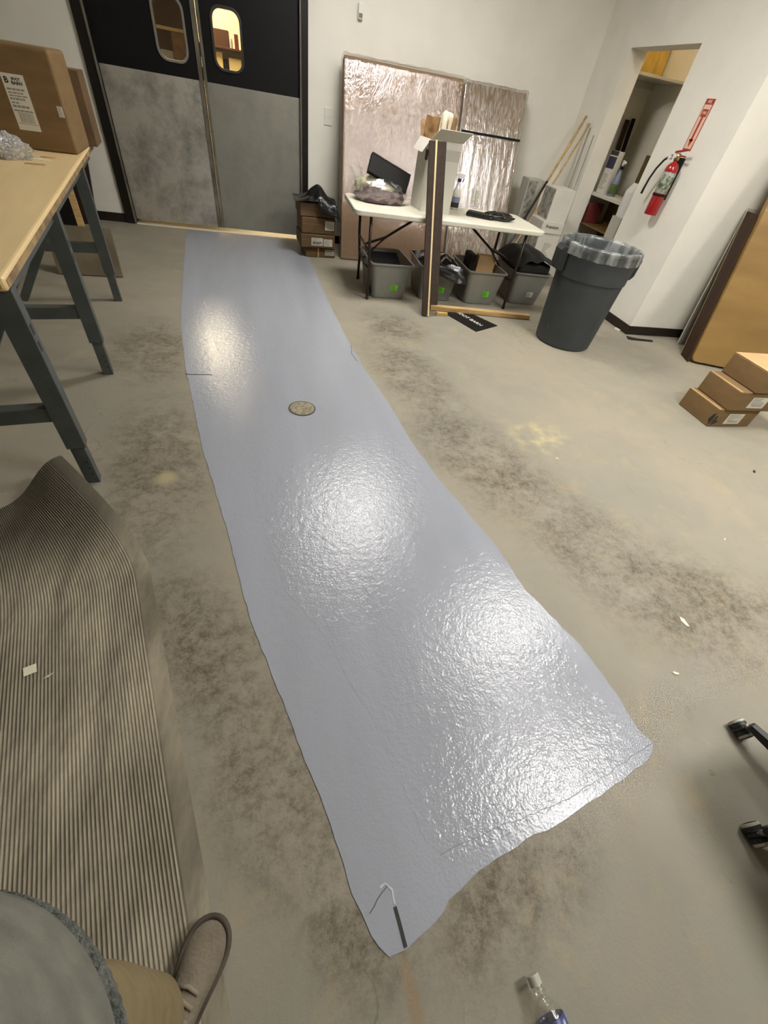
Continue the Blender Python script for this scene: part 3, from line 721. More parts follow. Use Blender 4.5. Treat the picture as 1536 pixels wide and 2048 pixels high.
# ------------------------------------------------------------------ carton stack by the doors
G = 'cartons stacked beside the doors'
bz = 0
for k, (h_, dx, dy, w_, m, lb) in enumerate(((.10, .045, .03, .345, 'cardboard_dark', 'bottom shallow carton of the stack right of the doors'),
                                    (.135, -.005, .0, .385, 'cardboard_dark', 'carton with long two-part label in the stack right of the doors'),
                                    (.155, .005, .01, .375, 'cardboard_dark', 'carton with small printed label in the stack right of the doors'),
                                    (.13, -.01, .015, .385, 'cardboard_dark', 'top carton of the stack right of the doors, under black bag'))):
    t = thing('stacked_carton', lb, 'box', (.30+dx, 5.46+dy, bz), math.radians(6), G)
    MB().box(0, w_, 0, .36, 0, h_-.004).build('body', m, t, bevel=.008, seg=2)
    MB().box(.01, w_-.01, -.0012, -.0002, h_*.55, h_*.60).build('seam', 'cardboard', t)
    if k == 0:
        label_on(t, FR(.28, -.0009, .055), .11, .06, 21, barcode=False, m='white_card_dim')
        MB().box(.14, .155, -.0012, -.0004, 0, h_-.006).build('strap', 'cardboard_light', t)
    if k == 1:
        label_on(t, FR(.18, -.0016, .062), .13, .075, 22, barcode=False)
        text('SPORTS', .03, 'ink', t, FR(.18, -.003, .048), bold=.001)
        label_on(t, FR(.305, -.0016, .058), .10, .07, 23, barcode=False)
    if k == 2: label_on(t, FR(.31, -.0016, .085), .105, .085, 24, barcode=True)
    bz += h_
def sheet(fn, nu, nv, name, m, parent, solid=.0025, sub=1):
    return MB().grid(fn, nu, nv).build(name, m, parent, smooth=True, solid=solid, sub=sub, fix=False)
from mathutils import noise as NZ
t = thing('black_bag', 'crumpled black plastic bag on top of the carton stack', 'bag', (.47, 5.60, bz-.004))
def bagf(u, v):
    x = (u-.5)*.50; y = (v-.5)*.34
    z = .012+.13*math.exp(-(x/.12)**2-(y/.11)**2)+.035*NZ.noise(Vector((x*11, y*11, 3)))
    if x > .21: z -= (x-.21)*2.6
    if y < -.135 and x > .02: z -= (-.135-y)*3.0
    return (x, y, max(z, .008 if x < .215 and y > -.14 else -.14))
sheet(bagf, 26, 22, 'film', 'black_plastic', t)

# ------------------------------------------------------------------ stretch-wrapped panels leaning on the back wall
def wrapped(name, label, x0, x1, y0, y1, z1, th, lean, core, wrapm, seed, strap=None, sticker=False):
    t = thing(name, label, 'wrapped panel', (x0, y0, 0))
    ang = math.atan2(lean, z1)
    Mx = Matrix.Translation((0, 0, math.sin(ang)*0+.004)) @ Matrix.Rotation(-ang, 4, 'X')
    wd = x1-x0
    MB().box(.012, wd-.012, .012, th-.012, .012, z1-.012, Mx).build('panel_stack', core, t, bevel=.006)
    off = Vector((seed*5.1, seed, seed*2.2))
    mb = MB()
    N, K = 40, 30
    def ring(z, s):
        pts = []
        per = [(0, 0), (wd, 0), (wd, th), (0, th)]
        for a in range(4):
            p, q = Vector(per[a]), Vector(per[(a+1) % 4]); n = N if a % 2 == 0 else 6
            for k in range(n):
                r = p.lerp(q, k/n)
                nr = Vector((0, -1)) if a == 0 else Vector((1, 0)) if a == 1 else Vector((0, 1)) if a == 2 else Vector((-1, 0))
                w_ = .006*NZ.noise(Vector((r.x*22, r.y*22, z*1.2))+off)+.004*NZ.noise(Vector((r.x*60, r.y*60, z*4))+off)
                if a == 2: w_ = 0
                r = r+nr*w_
                if s < 1: r = Vector((wd/2+(r.x-wd/2)*(1-(1-s)*.10*1), th/2+(r.y-th/2)*s))
                pts.append(Mx @ Vector((r.x, r.y, z+(0 if s == 1 else .012*NZ.noise(Vector((r.x*14, r.y*14, 9))+off)))))
        return pts
    rings = [ring(max(.004, z1*k/K), 1) for k in range(K+1)]+[ring(z1+.012, .7), ring(z1+.016, .2)]
    mb.loft(rings).build('stretch_wrap', wrapm, t, smooth=True)
    if strap:
        MB().box(.02, wd-.01, -.012, -.006, strap, strap+.018, Mx).build('strap', 'black_matte', t)
    if sticker:
        for dx in (0, .055): label_on(t, Mx @ FR(wd*.36+dx, -.01, .74), .048, .16, 31+int(dx*100), 'paper_sticker', barcode=False)
    return t
wrapped('wrapped_panel', 'wide cardboard panel bundle in shiny stretch wrap leaning on back wall', .745, 2.035, 5.50, 6.1, 1.73, .15, .50, 'cardboard_pink', 'wrap', 1)
wrapped('wrapped_panel', 'narrower panel bundle under milky stretch wrap with dark strap leaning on back wall', 2.05, 2.80, 5.53, 6.1, 1.72, .12, .50, 'cardboard_pink', 'wrap_thick', 2, strap=1.30, sticker=True)

# ------------------------------------------------------------------ folding table
TH = .72
ft = thing('folding_table', 'white plastic folding table with dark steel legs', 'table', (.68, 4.22, 0))
TL, TW = 1.85, .74
MB().prism(rrect(0, TL, 0, TW, .06, 6), TH-.042, TH).build('tabletop', 'table_plastic', ft, bevel=.010, seg=3)
for xs, sgn in ((.17, 1), (TL-.17, -1)):
    for y in (.045, TW-.10):
        lm = MB(); lm.tube([(xs-.01*sgn, y+.03, TH-.044), (xs-.005*sgn, y+.02, .44), (xs-.0*sgn, y+.01, .36), (xs+.012*sgn, y, .22), (xs+.012*sgn, y-.005, .004)], .0135, 10)
        lm.build('leg', 'leg_dark', ft, smooth=True)
        MB().lathe([(.001, 0), (.017, 0), (.017, .03), (.0138, .032)], 12, (xs+.012*sgn, y-.005, 0)).build('foot_cap', 'rubber', ft)
    MB().tube([(xs, .06, .40), (xs, TW-.09, .40)], .010).build('leg_brace', 'leg_dark', ft, smooth=True)
    MB().tube([(xs+.008*sgn, .05, .27), (xs+.006*sgn, TW/2-.03, .235), (xs+.008*sgn, TW-.10, .27)], .009).build('leg_brace', 'leg_dark', ft, smooth=True)
    MB().tube([(xs+.01*sgn, TW/2-.03, .40), (xs+.20*sgn, TW/2-.03, .47), (xs+.52*sgn, TW/2-.03, TH-.046)], .011).build('folding_strut', 'leg_dark', ft, smooth=True)
    MB().tube([(xs, TW/2-.03, .28), (xs+.20*sgn, TW/2-.03, .47)], .009).build('folding_strut', 'leg_dark', ft, smooth=True)

# plastic bag of clothes
pb = thing('clothes_bag', 'clear plastic bag of cream and maroon clothes on the folding table', 'bag', (1.0, 4.68, TH))
blob((-.02, 0, .003), .235, .15, .075, 11, .16, freq=2.2).build('maroon_cloth', 'maroon', pb, smooth=True)
blob((-.05, .035, .055), .205, .115, .085, 12, .2, freq=2.5).build('cream_cloth', 'cream', pb, smooth=True)
blob((-.025, .02, .001), .262, .175, .125, 13, .14, freq=4).build('plastic_film', 'film', pb, smooth=True)
def neckf(u, v):
    a = 2*math.pi*u; r = .055+.05*v+.02*NZ.noise(Vector((math.cos(a)*3, math.sin(a)*3, v*3)))
    return (-.20-.06*v+math.cos(a)*r*.6, .06+math.sin(a)*r, .10+.13*v+.02*NZ.noise(Vector((math.cos(a)*4, math.sin(a)*4, 7))))
MB().grid(neckf, 24, 8, True).build('bag_mouth', 'film', pb, smooth=True, fix=False)
o = thing('black_box', 'flat black box tilted on top of the clothes bag', 'box', (1.02, 4.60, TH+.165))
Mx = Matrix.Rotation(math.radians(18), 4, 'Y') @ Matrix.Rotation(math.radians(-28), 4, 'X') @ Matrix.Rotation(math.radians(0), 4, 'Z')
MB().box(-.195, .195, 0, .05, 0, .135, Mx).build('body', 'black_matte', o, bevel=.003)
MB().box(-.195, .195, -.002, .052, .135, .150, Mx).build('lid', 'black_matte', o, bevel=.003)

# white open box
wbx = thing('open_white_box', 'tall white box with open flaps and kraft packing paper on the folding table', 'box', (1.325, 4.47, TH), math.radians(4))
wx, wy, wz, e = .29, .30, .50, .004
b = MB(); b.box(0, wx, 0, e, 0, wz).box(0, wx, wy-e, wy, 0, wz).box(0, e, e, wy-e, 0, wz).box(wx-e, wx, e, wy-e, 0, wz).box(e, wx-e, e, wy-e, 0, e)
b.build('body', 'white_card', wbx)
fl = MB(); fl.hexa([(0, 0, wz), (wx, 0, wz), (wx, e, wz), (0, e, wz)], [(.03, -.11, wz+.075), (wx+.03, -.11, wz+.075), (wx+.03, -.108, wz+.079), (.03, -.108, wz+.079)])
fl.build('flap', 'white_card_dim', wbx)
fl = MB(); fl.hexa([(0, .01, wz), (e, .01, wz), (e, wy-.01, wz), (0, wy-.01, wz)], [(-.06, .02, wz-.09), (-.057, .02, wz-.086), (-.057, wy-.02, wz-.086), (-.06, wy-.02, wz-.09)])
fl.build('flap', 'white_card', wbx)
fl = MB(); fl.hexa([(wx-e, .01, wz), (wx, .01, wz), (wx, wy-.01, wz), (wx-e, wy-.01, wz)], [(wx+.07, .02, wz+.05), (wx+.073, .02, wz+.047), (wx+.073, wy-.02, wz+.047), (wx+.07, wy-.02, wz+.05)])
fl.build('flap', 'white_card', wbx)
fl = MB(); fl.hexa([(0, wy-e, wz), (wx, wy-e, wz), (wx, wy, wz), (0, wy, wz)], [(.01, wy+.05, wz+.10), (wx-.01, wy+.05, wz+.10), (wx-.01, wy+.054, wz+.097), (.01, wy+.054, wz+.097)])
fl.build('flap', 'kraft', wbx)
MB().box(.12, wx-.002, -.0015, -.0003, wz-.125, wz-.05).build('hand_hole', 'white_card_dim', wbx)
MB().box(-.0015, -.0003, .02, .09, wz-.14, wz-.07).build('hand_hole', 'ink', wbx)
for k, (x, y, s, m) in enumerate(((.07, .2, .12, 'kraft'), (.17, .17, .10, 'paper'), (.24, .2, .10, 'kraft'))):
    def pf(u, v, x=x, y=y, s=s, k=k):
        n = NZ.noise(Vector((u*4+k*7, v*4, k*3.3)))
        return (x+(u-.5)*s*1.1, y+.03*n+(u-.5)*.05*(k-1), wz-.12+v*(.26+.04*k % .07)+.025*n*v)
    sheet(pf, 8, 8, 'packing_paper', m, wbx, .002)

# spray bottle on the table
def spray_bottle(name, label, loc, rz, body, lab, head, s=1.0, cap2=None):
    t = thing(name, label, 'spray bottle', loc, rz); t.scale = (s, s, s)
    MB().lathe([(.001, 0), (.040, 0), (.043, .006), (.042, .10), (.038, .13), (.022, .185), (.014, .21), (.014, .222), (.001, .222)], 24).build('bottle', body, t, smooth=True)
    MB().lathe([(.0425, .018), (.0436, .02), (.0432, .10), (.0425, .102)], 24).build('label', lab, t, smooth=True)
    MB().lathe([(.001, .218), (.018, .218), (.018, .238), (.012, .245), (.001, .245)], 18).build('collar', head, t, smooth=True)
    h = MB(); h.hexa([(-.016, -.011, .242), (.016, -.011, .242), (.016, .011, .242), (-.016, .011, .242)], [(-.03, -.012, .275), (.058, -.012, .268), (.058, .012, .268), (-.03, .012, .275)])
    h.hexa([(-.03, -.012, .2752), (.056, -.012, .2682), (.056, .012, .2682), (-.03, .012, .2752)], [(-.024, -.009, .288), (.05, -.009, .282), (.05, .009, .282), (-.024, .009, .288)])
    h.build('sprayer_head', cap2 or head, t, bevel=.004)
    MB().tube([(.03, 0, .266), (.040, 0, .245), (.034, 0, .218)], .005, 8).build('trigger', head, t, smooth=True)
    return t
sb = spray_bottle('spray_bottle', 'clear cleaner spray bottle with blue trigger on the folding table', (1.765, 4.80, TH), math.radians(-20), 'bottle_white', 'ink', 'blue', 1.0, 'cap_white')
MB().lathe([(.0437, .06), (.0439, .062), (.0436, .098), (.0434, .10)], 24).build('upper_label', 'bluegrey', sb, smooth=True)
# black pouch and paper
t = thing('black_pouch', 'folded black plastic pouch lying on the folding table', 'pouch', (2.05, 4.55, TH), math.radians(-4))
blob((.08, -.01, .001), .16, .085, .04, 21, .25, freq=3).build('pouch_roll', 'black_plastic', t, smooth=True)
MB().hexa([(-.25, -.03, .002), (0, -.12, .002), (.03, -.04, .002), (-.2, .06, .002)], [(-.245, -.028, .04), (-.01, -.11, .03), (.02, -.04, .045), (-.2, .05, .045)]).build('pouch_fold', 'black_plastic', t, bevel=.012)
scrap(2.04, 4.76, TH+.0005, [(-.13, -.06), (.1, -.08), (.16, .05), (-.1, .08)], 'paper', 'paper_sheet', 'white paper sheet behind the black pouch on folding table', 'paper', t=.001)

# ------------------------------------------------------------------ bins under the table
def bin_(loc, rz, label, sticker):
    t = thing('storage_bin', label, 'bin', loc, rz, 'grey bins under the folding table')
    W0, D0, W1, D1, H = .165, .22, .205, .275, .31
    def rr(w_, d_, z, r=.04): return [(p[0], p[1], z) for p in rrect(-w_, w_, -d_, d_, r, 4)]
    mb = MB()
    mb.loft([rr(W0, D0, .006), rr(W1, D1, H), rr(W1+.014, D1+.014, H+.001), rr(W1+.014, D1+.014, H+.012), rr(W1-.003, D1-.003, H+.012), rr(W0-.003, D0-.003, .010)], cap=True)
    mb.build('tub', 'bin', t, smooth=False)
    for s in (-1, 1):
        MB().box(s*W0*.8-.02, s*W0*.8+.02, -D0+.02, -D0+.07, 0, .006).build('foot', 'bin', t)
    k = .35; zc = H*k; yf = -(D0+(D1-D0)*k)
    m = face_mtx((.045, yf-.0035, zc), (1, 0, 0), (0, -(D1-D0)/H, 1))
    label_on(t, m, .07, .055, int(loc[0]*100), 'sticker', sticker, 'ink', barcode=False)
    return t
b1 = bin_((1.075, 4.535, 0), math.radians(3), 'grey bin of dark hanging files at the table end next to the wrapped panel', 'green_label')
b2 = bin_((1.60, 4.58, 0), math.radians(-2), 'grey bin overflowing with black plastic behind the dark plank', 'green_label')
b3 = bin_((2.09, 4.56, 0), math.radians(-1), 'grey bin holding a brown carton, beside the wood stick', 'green_label')
b4 = bin_((2.66, 4.66, 0), math.radians(-2), 'grey bin with white sticker heaped with black cloth beside trash can', 'label_white')
for k in range(9):
    o = MB().box(-.145, .145, -.004, .004, 0, .27+.012*math.sin(k*2.1)).build('hanging_file', 'black_cloth', bevel=.002)
    o.location = (1.075+.006*k-.03, 4.36+.048*k, .028); o.rotation_euler = (math.radians(-7), 0, math.radians(3))
    tag(o, 'black hanging file standing in the bin at the table end', 'file', 'black files in the bin')
def heap(u, v, rx, ry, h_, seed, z0):
    x = (u-.5)*2; y = (v-.5)*2
    z = h_*(1-.6*max(abs(x), abs(y))**2)+.05*NZ.noise(Vector((x*3, y*3, seed)))
    return (x*rx, y*ry, z0+z)
t = thing('black_plastic_heap', 'shiny black plastic bags heaped in the bin behind the plank', 'bag', (1.60, 4.58, .02))
sheet(lambda u, v: heap(u, v, .185, .25, .12, 4, .24), 16, 18, 'bag_film', 'black_plastic', t)
blob((0, 0, .0), .13, .17, .16, 5, .2).build('bag_filling', 'black_plastic', t, smooth=True)
def drape(u, v):
    x = -.2+.4*u; y = -.27-.10*v; z = .335-.16*v*(.4+.6*u)+.02*NZ.noise(Vector((u*5, v*5, 2)))
    return (x+.06*v, y, z)
sheet(drape, 12, 8, 'bag_flap', 'black_plastic', t)
def drape2(u, v):
    x = .16+.09*v; y = -.24+.36*u; z = .33-.07*v+.03*NZ.noise(Vector((u*5, v*5, 8)))
    return (x, y, z)
sheet(drape2, 12, 8, 'bag_flap', 'black_plastic', t)
t = carton('small_carton', 'brown carton standing inside the bin beside wood stick', 'box', (2.08, 4.60, .014), math.radians(-6), .19, .10, .375, 'cardboard_light', tape=False, bevel=.003)
tag(MB().box(1.975, 2.035, 4.56, 4.74, .014, .40).build('black_binder', 'black_matte', bevel=.004), 'black binder standing next to the carton inside the bin', 'binder')
t = thing('black_cloth_heap', 'folded black cloth heaped above the bin beside trash can', 'cloth', (2.66, 4.66, .02))
MB().box(-.15, .15, -.2, .2, 0, .26).build('folded_cloth', 'black_cloth', t, bevel=.02)
def cl(u, v):
    x = (u-.5)*.44; y = (v-.5)*.60
    return (x, y, .36+.11*(1-(abs(u-.5)*2)**3)*(1-.5*(abs(v-.5)*2)**4)+.012*math.sin(x*40)+.015*NZ.noise(Vector((x*9, y*9, 1))))
sheet(cl, 24, 18, 'cloth_top', 'black_cloth', t, .006)
MB().box(-.19, .17, -.26, .22, .29, .385).build('cloth_fold', 'black_cloth', t, bevel=.025, seg=3)

# ------------------------------------------------------------------ dark plank leaning on the table front edge
pk = thing('dark_plank', 'dark brown laminated plank with pale raw edge leaning against the folding table', 'plank', (1.335, 3.885, 0))
ang = math.atan2(.305, .72)*.90
Mx = Matrix.Translation((0, 0, .004)) @ Matrix.Rotation(math.radians(-3.0), 4, 'Y') @ Matrix.Rotation(-ang, 4, 'X')
MB().box(0, .052, 0, .018, .016, 1.30, Mx).build('narrow_face', 'dark_wood', pk, bevel=.0015)
MB().box(.0525, .068, -.008, .018, .002, 1.305, Mx).build('raw_edge', 'pale_edge', pk, bevel=.001)
MB().box(.0685, .150, .002, .018, .10, 1.30, Mx).build('wide_face', 'dark_wood', pk, bevel=.0015)
st = thing('wood_stick', 'long pale wood stick lying on the floor under the table front', 'stick', (1.47, 4.09, .005), math.radians(-4.5))
MB().box(0, 1.06, -.03, .03, 0, .04).build('stick', 'pale_wood', st, bevel=.002)
st = thing('wood_block', 'short pale wood offcut lying at the foot of the dark plank', 'wood block', (1.50, 3.96, 0), math.radians(-6))
MB().box(0, .11, -.018, .018, 0, .03).build('block', 'pale_wood', st, bevel=.002)
ml = thing('black_mailer', 'flat black mailer with white lettering lying on the floor', 'mailer', (0, 0, .0005))
q = [Vector(a) for a in ((1.60, 4.02, 0), (1.792, 3.602, 0), (2.085, 3.776, 0), (1.86, 4.12, 0))]
MB().hexa(q, [v+Vector((0, 0, .004)) for v in q]).build('pouch', 'black_matte', ml, bevel=.001)
dx = (q[1]-q[0]).normalized(); dy = (q[3]-q[0]).normalized(); dy = (dy-dx*dx.dot(dy)).normalized()
text('BOOT BARN', .062, 'label_white', ml, face_mtx(q[0].lerp(q[2], .47)+Vector((0, 0, .0052)), dx, dy), bold=.0012)

# ------------------------------------------------------------------ trash can
tc_ = thing('trash_can', 'round dark grey trash can with clear liner standing before the closet wall', 'trash can', (2.66, 3.52, 0))
CH = .80
can = MB(); can.lathe([(.001, 0), (.245, 0), (.255, .012), (.262, .10), (.292, .56), (.300, .565), (.312, .77), (.325, .775), (.325, CH), (.305, CH), (.295, .77), (.285, .56), (.252, .03), (.001, .03)], 56)
can.build('body', 'can', tc_, smooth=True).modifiers.new('es', 'EDGE_SPLIT').split_angle = math.radians(35)
for a in (-8, 172):
    Mz = Matrix.Rotation(math.radians(a), 4, 'Z')
    h = MB(); prof = [(.30, -.075, .58), (.345, -.055, .60), (.36, -.05, .72), (.325, -.075, .765)]
    ring = lambda s: [Mz @ Vector((r, s*w_, z)) for r, w_, z in ((.296, .080, .59), (.335, .060, .585), (.365, .055, .615), (.368, .062, .735), (.345, .075, .768), (.305, .085, .765))]
    h.loft([ring(1), ring(-1)]); h.build('handle', 'can_dark', tc_, bevel=.008)
def liner(u, v):
    a = 2*math.pi*u; fold = NZ.noise(Vector((math.cos(a)*9, math.sin(a)*9, v*1.3)))
    if v < .22: r = .331+.006*fold; z = CH-.075+v/.22*.08+.012*fold*(1-v/.22)
    elif v < .34: t_ = (v-.22)/.12; r = .331-.045*t_; z = CH+.005+.006*math.sin(t_*math.pi)
    else: t_ = (v-.34)/.66; r = .287-.03*t_+.012*fold*t_; z = CH+.003-.66*t_
    return (r*math.cos(a), r*math.sin(a), z)
MB().grid(liner, 90, 26, True).build('liner', 'liner', tc_, smooth=True, fix=False)
MB().lathe([(.001, .05), (.24, .05), (.245, .10), (.001, .13)], 30).build('liner_bottom', 'liner', tc_, smooth=True)

# ------------------------------------------------------------------ white cartons in the corner
G = 'white cartons stacked in the corner'
def wcarton(label, loc, rz, sx, sy, sz, front, left, name='white_carton'):
    t = thing(name, label, 'box', loc, rz, G)
    MB().box(0, sx, 0, sy, 0, sz).build('body', front, t, bevel=.004)
    if left: MB().box(-.0014, -.0002, .01, sy-.01, .012, sz-.012).build('printed_side', left, t)
    return t
t = wcarton('plain white carton at the bottom of the corner stack', (2.99, 5.15, 0), math.radians(-2), .30, .34, .27, 'white_card', None)
t = wcarton('white carton with scribbled print under the flat box', (3.00, 5.15, .27), math.radians(-2), .27, .32, .285, 'white_card', 'print_card')
label_on(t, FR(.15, -.0009, .12), .13, .17, 41, 'printed_panel', 'white_card', 'ink_grey', barcode=False)
t = wcarton('flat white box lettered on its front under the tall carton', (2.995, 5.14, .555), math.radians(-2), .27, .33, .115, 'white_card', 'white_card_dim')
text('Premium', .045, 'ink', t, FR(.125, -.002, .065), bold=.0006)
t = wcarton('tall white carton on top of the corner stack', (3.03, 5.16, .67), math.radians(-4), .235, .30, .295, 'white_card', 'print_card')
t = wcarton('grey printed tall carton standing against the wrapped panels', (2.965, 5.72, 0), math.radians(-4), .20, .22, .965, 'white_card_dim', None)
MB().box(.008, .115, -.0014, -.0002, .02, .95).build('printed_front', 'print_card', t)
def rod(name, label, cat, a, b, r, m, m2=None, split=.55):
    a, b = Vector(a), Vector(b); t = thing(name, label, cat, a)
    c_ = (b-a)*split
    if m2:
        MB().tube([(0, 0, 0), c_], r, 10).build('lower_pole', m2, t, smooth=True); MB().tube([c_, b-a], r, 10).build('upper_pole', m, t, smooth=True)
    else: MB().tube([(0, 0, 0), b-a], r, 8).build('rod', m, t, smooth=True)
    return t
rod('broom_handle', 'two-tone broom handle leaning into the corner behind folding table', 'pole', (2.585, 5.275, .012), (3.50, 5.865, 1.555), .014, 'pale_wood', 'leg_dark', .62)
rod('wood_dowel', 'pale wooden dowel leaning beside the broom handle', 'pole', (2.66, 5.275, .012), (3.535, 5.80, 1.50), .010, 'pale_wood')
rod('thin_rod', 'thin metal rod leaning on closet wall behind white carton', 'rod', (3.42, 5.60, .004), (3.572, 5.83, 1.475), .0035, 'strip_metal')
rod('thin_rod', 'shorter thin metal rod leaning on closet wall nearer the doorway', 'rod', (3.44, 5.50, .004), (3.572, 5.70, 1.42), .0035, 'strip_metal')

# ------------------------------------------------------------------ closet behind the doorway
t = thing('closet_shelf', 'high white shelf board inside the closet', 'shelf', (3.78, 5.66, 1.925))
MB().box(.001, .638, 0, .538, 0, .025).build('board', 'white_card', t, bevel=.002)
MB().box(.001, .638, .518, .538, -.05, 0).build('cleat', 'white_card', t)
leaning('plywood_sheet', 'yellow plywood sheet standing on the high closet shelf', 'plywood', (3.80, 6.10, 1.951), (4.40, 6.10, 1.951), (3.80, 6.17, 2.6), (4.40, 6.17, 2.6), .015, 'ply')
bk = thing('closet_cubby', 'small shelf unit with white top and wooden interior inside the closet', 'shelf unit', (3.80, 5.03, 0))
sw, sd, sh = .68, .34, .945
MB().box(-.01, sd, -.012, sw+.004, sh-.035, sh).build('top', 'white_card', bk, bevel=.002)
MB().box(0, sd, 0, .016, 0, sh-.036).build('side', 'white_card', bk)
MB().box(0, sd, sw-.016, sw, 0, sh-.036).build('side', 'white_card', bk)
MB().box(sd-.012, sd, .017, sw-.017, 0, sh-.036).build('back', 'shelf_wood', bk)
for z in (.04, .35, .62): MB().box(.002, sd-.013, .017, sw-.017, z, z+.018).build('shelf', 'shelf_wood', bk)
tag(MB().box(3.815, 4.0, 5.60, 5.645, .639, .84).build('red_book', 'maroon_book', bevel=.003), 'dark red book standing in the closet shelf unit', 'book')
t = thing('product_box', 'white box with navy label standing on the closet shelf unit', 'box', (3.82, 5.46, .9455))
MB().box(0, .07, 0, .16, 0, .385).build('body', 'white_card', t, bevel=.003)
MB().box(-.0012, -.0002, .006, .154, .23, .335).build('navy_label', 'navy_box', t)
MB().box(-.0012, -.0002, .006, .154, .345, .385).build('black_band', 'ink', t)
label_on(t, LF(-.0003, .08, .11), .13, .17, 51, 'printed_panel', 'white_card', 'ink_grey', barcode=False)
spray_bottle('green_spray_bottle', 'spray bottle with green label on the closet shelf unit', (3.875, 5.385, .9455), math.radians(250), 'bluegrey', 'green_liquid', 'black_matte', 1.12, 'cap_white')
t = carton('closet_carton', 'tall brown carton standing behind the spray bottle in closet', 'box', (4.20, 5.20, 0), 0, .20, .30, 1.34, 'cardboard_dark', 'cartons in the closet', tape=False)
t = carton('closet_carton', 'brown carton stood on end in the closet near the doorway', 'box', (3.98, 4.68, 0), math.radians(2), .36, .30, 1.20, 'cardboard_dark', 'cartons in the closet', tape=True)
MB().box(.0, .36, .01, .29, 1.2012, 1.206).build('open_flap', 'cardboard_light', t)
leaning('stored_board', 'dark red-brown board leaning in the closet corner', 'board', (4.24, 5.95, 0), (4.30, 5.97, 0), (4.20, 6.13, 1.60), (4.26, 6.15, 1.60), .02, 'dark_board', 'boards in the closet')
leaning('stored_board', 'black narrow board leaning beside red-brown board in closet', 'board', (4.33, 5.95, 0), (4.38, 5.97, 0), (4.29, 6.14, 1.62), (4.34, 6.16, 1.62), .02, 'black_matte', 'boards in the closet')
t = thing('white_paper_bag', 'crumpled white paper bag beside the shelf unit in doorway', 'bag', (3.72, 4.79, .0))
def wb_(u, v):
    a = 2*math.pi*u
    w_ = .085*(1-.55*max(0, v-.75)/.25); n = .012*NZ.noise(Vector((math.cos(a)*3, math.sin(a)*3, v*6)))
    return (math.copysign(abs(math.cos(a))**.6, math.cos(a))*(w_*.9+n), math.copysign(abs(math.sin(a))**.6, math.sin(a))*(w_+n), .84+.29*v+n)
MB().grid(wb_, 28, 14, True).build('bag', 'cap_white', t, smooth=True, fix=False)
MB().box(-.085, .085, -.085, .085, 0, .838).build('carton_below', 'white_card_dim', t, bevel=.004)

# ------------------------------------------------------------------ fire extinguisher and its sign
fe = thing('fire_extinguisher', 'red fire extinguisher with black hose hung on the closet wall', 'fire extinguisher', (3.505, 4.175, .965))
MB().lathe([(.001, 0), (.052, 0), (.055, .006), (.055, .33), (.050, .352), (.036, .372), (.020, .382), (.018, .40), (.001, .40)], 32).build('cylinder', 'red', fe, smooth=True)
MB().lathe([(.0552, .165), (.0558, .166), (.0558, .315), (.0552, .316)], 32).build('label', 'silver_label', fe, smooth=True)
MB().lathe([(.0553, .142), (.0585, .142), (.0585, .160), (.0553, .160)], 32).build('strap', 'black_matte', fe)
MB().box(.0, .074, -.02, .02, .12, .42).build('wall_bracket', 'black_matte', fe, bevel=.003)
MB().lathe([(.001, .395), (.022, .395), (.022, .435), (.014, .445), (.001, .445)], 18).build('valve', 'brass', fe, smooth=True)
MB().hexa([(-.01, -.09, .47), (.012, -.09, .47), (.012, .05, .44), (-.01, .05, .44)], [(-.01, -.09, .482), (.012, -.09, .482), (.012, .05, .456), (-.01, .05, .456)]).build('handle', 'red', fe, bevel=.003)
MB().hexa([(-.01, -.085, .425), (.012, -.085, .425), (.012, .02, .425), (-.01, .02, .425)], [(-.01, -.085, .435), (.012, -.085, .435), (.012, .02, .44), (-.01, .02, .44)]).build('lower_grip', 'red', fe, bevel=.003)
MB().lathe([(.001, 0), (.016, 0), (.016, .012), (.001, .012)], 16, mtx=Matrix.Translation((-.022, .01, .42)) @ Matrix.Rotation(-math.pi/2, 4, 'Y')).build('gauge', 'cap_white', fe)
hs = [(-.005, .03, .425), (-.012, .075, .42), (-.02, .125, .385), (-.024, .17, .32), (-.022, .205, .24), (-.015, .225, .17), (-.01, .235, .125)]
MB().tube(hs, [.009, .009, .009, .009, .009, .010, .011], 10).build('hose', 'rubber', fe, smooth=True)
MB().box(-.03, -.004, .055, .085, .395, .425).build('tag', 'cap_white', fe, bevel=.003)
sg = thing('extinguisher_sign', 'red and white arrow sign pointing down at the fire extinguisher', 'sign', (RX, 4.20, 1.435))
MB().box(-.003, -.0004, -.05, .05, 0, .325).build('plate', 'sign_red', sg, bevel=.0008)
MB().box(-.0036, -.003, -.042, .042, .012, .290).build('pale_field', 'sign_pale', sg)
ar = MB(); ar.box(-.0042, -.0036, -.011, .011, .06, .215)
ar.add([(-.0042, -.026, .075), (-.0042, .026, .075), (-.0042, 0, .022), (-.0036, -.026, .075), (-.0036, .026, .075), (-.0036, 0, .022)], [(0, 1, 2), (3, 5, 4), (0, 3, 4, 1), (1, 4, 5, 2), (2, 5, 3, 0)])
ar.build('arrow', 'sign_red', sg)
MB().box(-.0042, -.0036, -.033, .033, .215, .262).build('emblem', 'sign_red', sg, bevel=.0002)
text('FIRE', .026, 'sign_pale', sg, LF(-.0034, 0, .307), bold=.0004)
text('FIRE', .024, 'sign_pale', sg, LF(-.0046, 0, .239), bold=.0004)

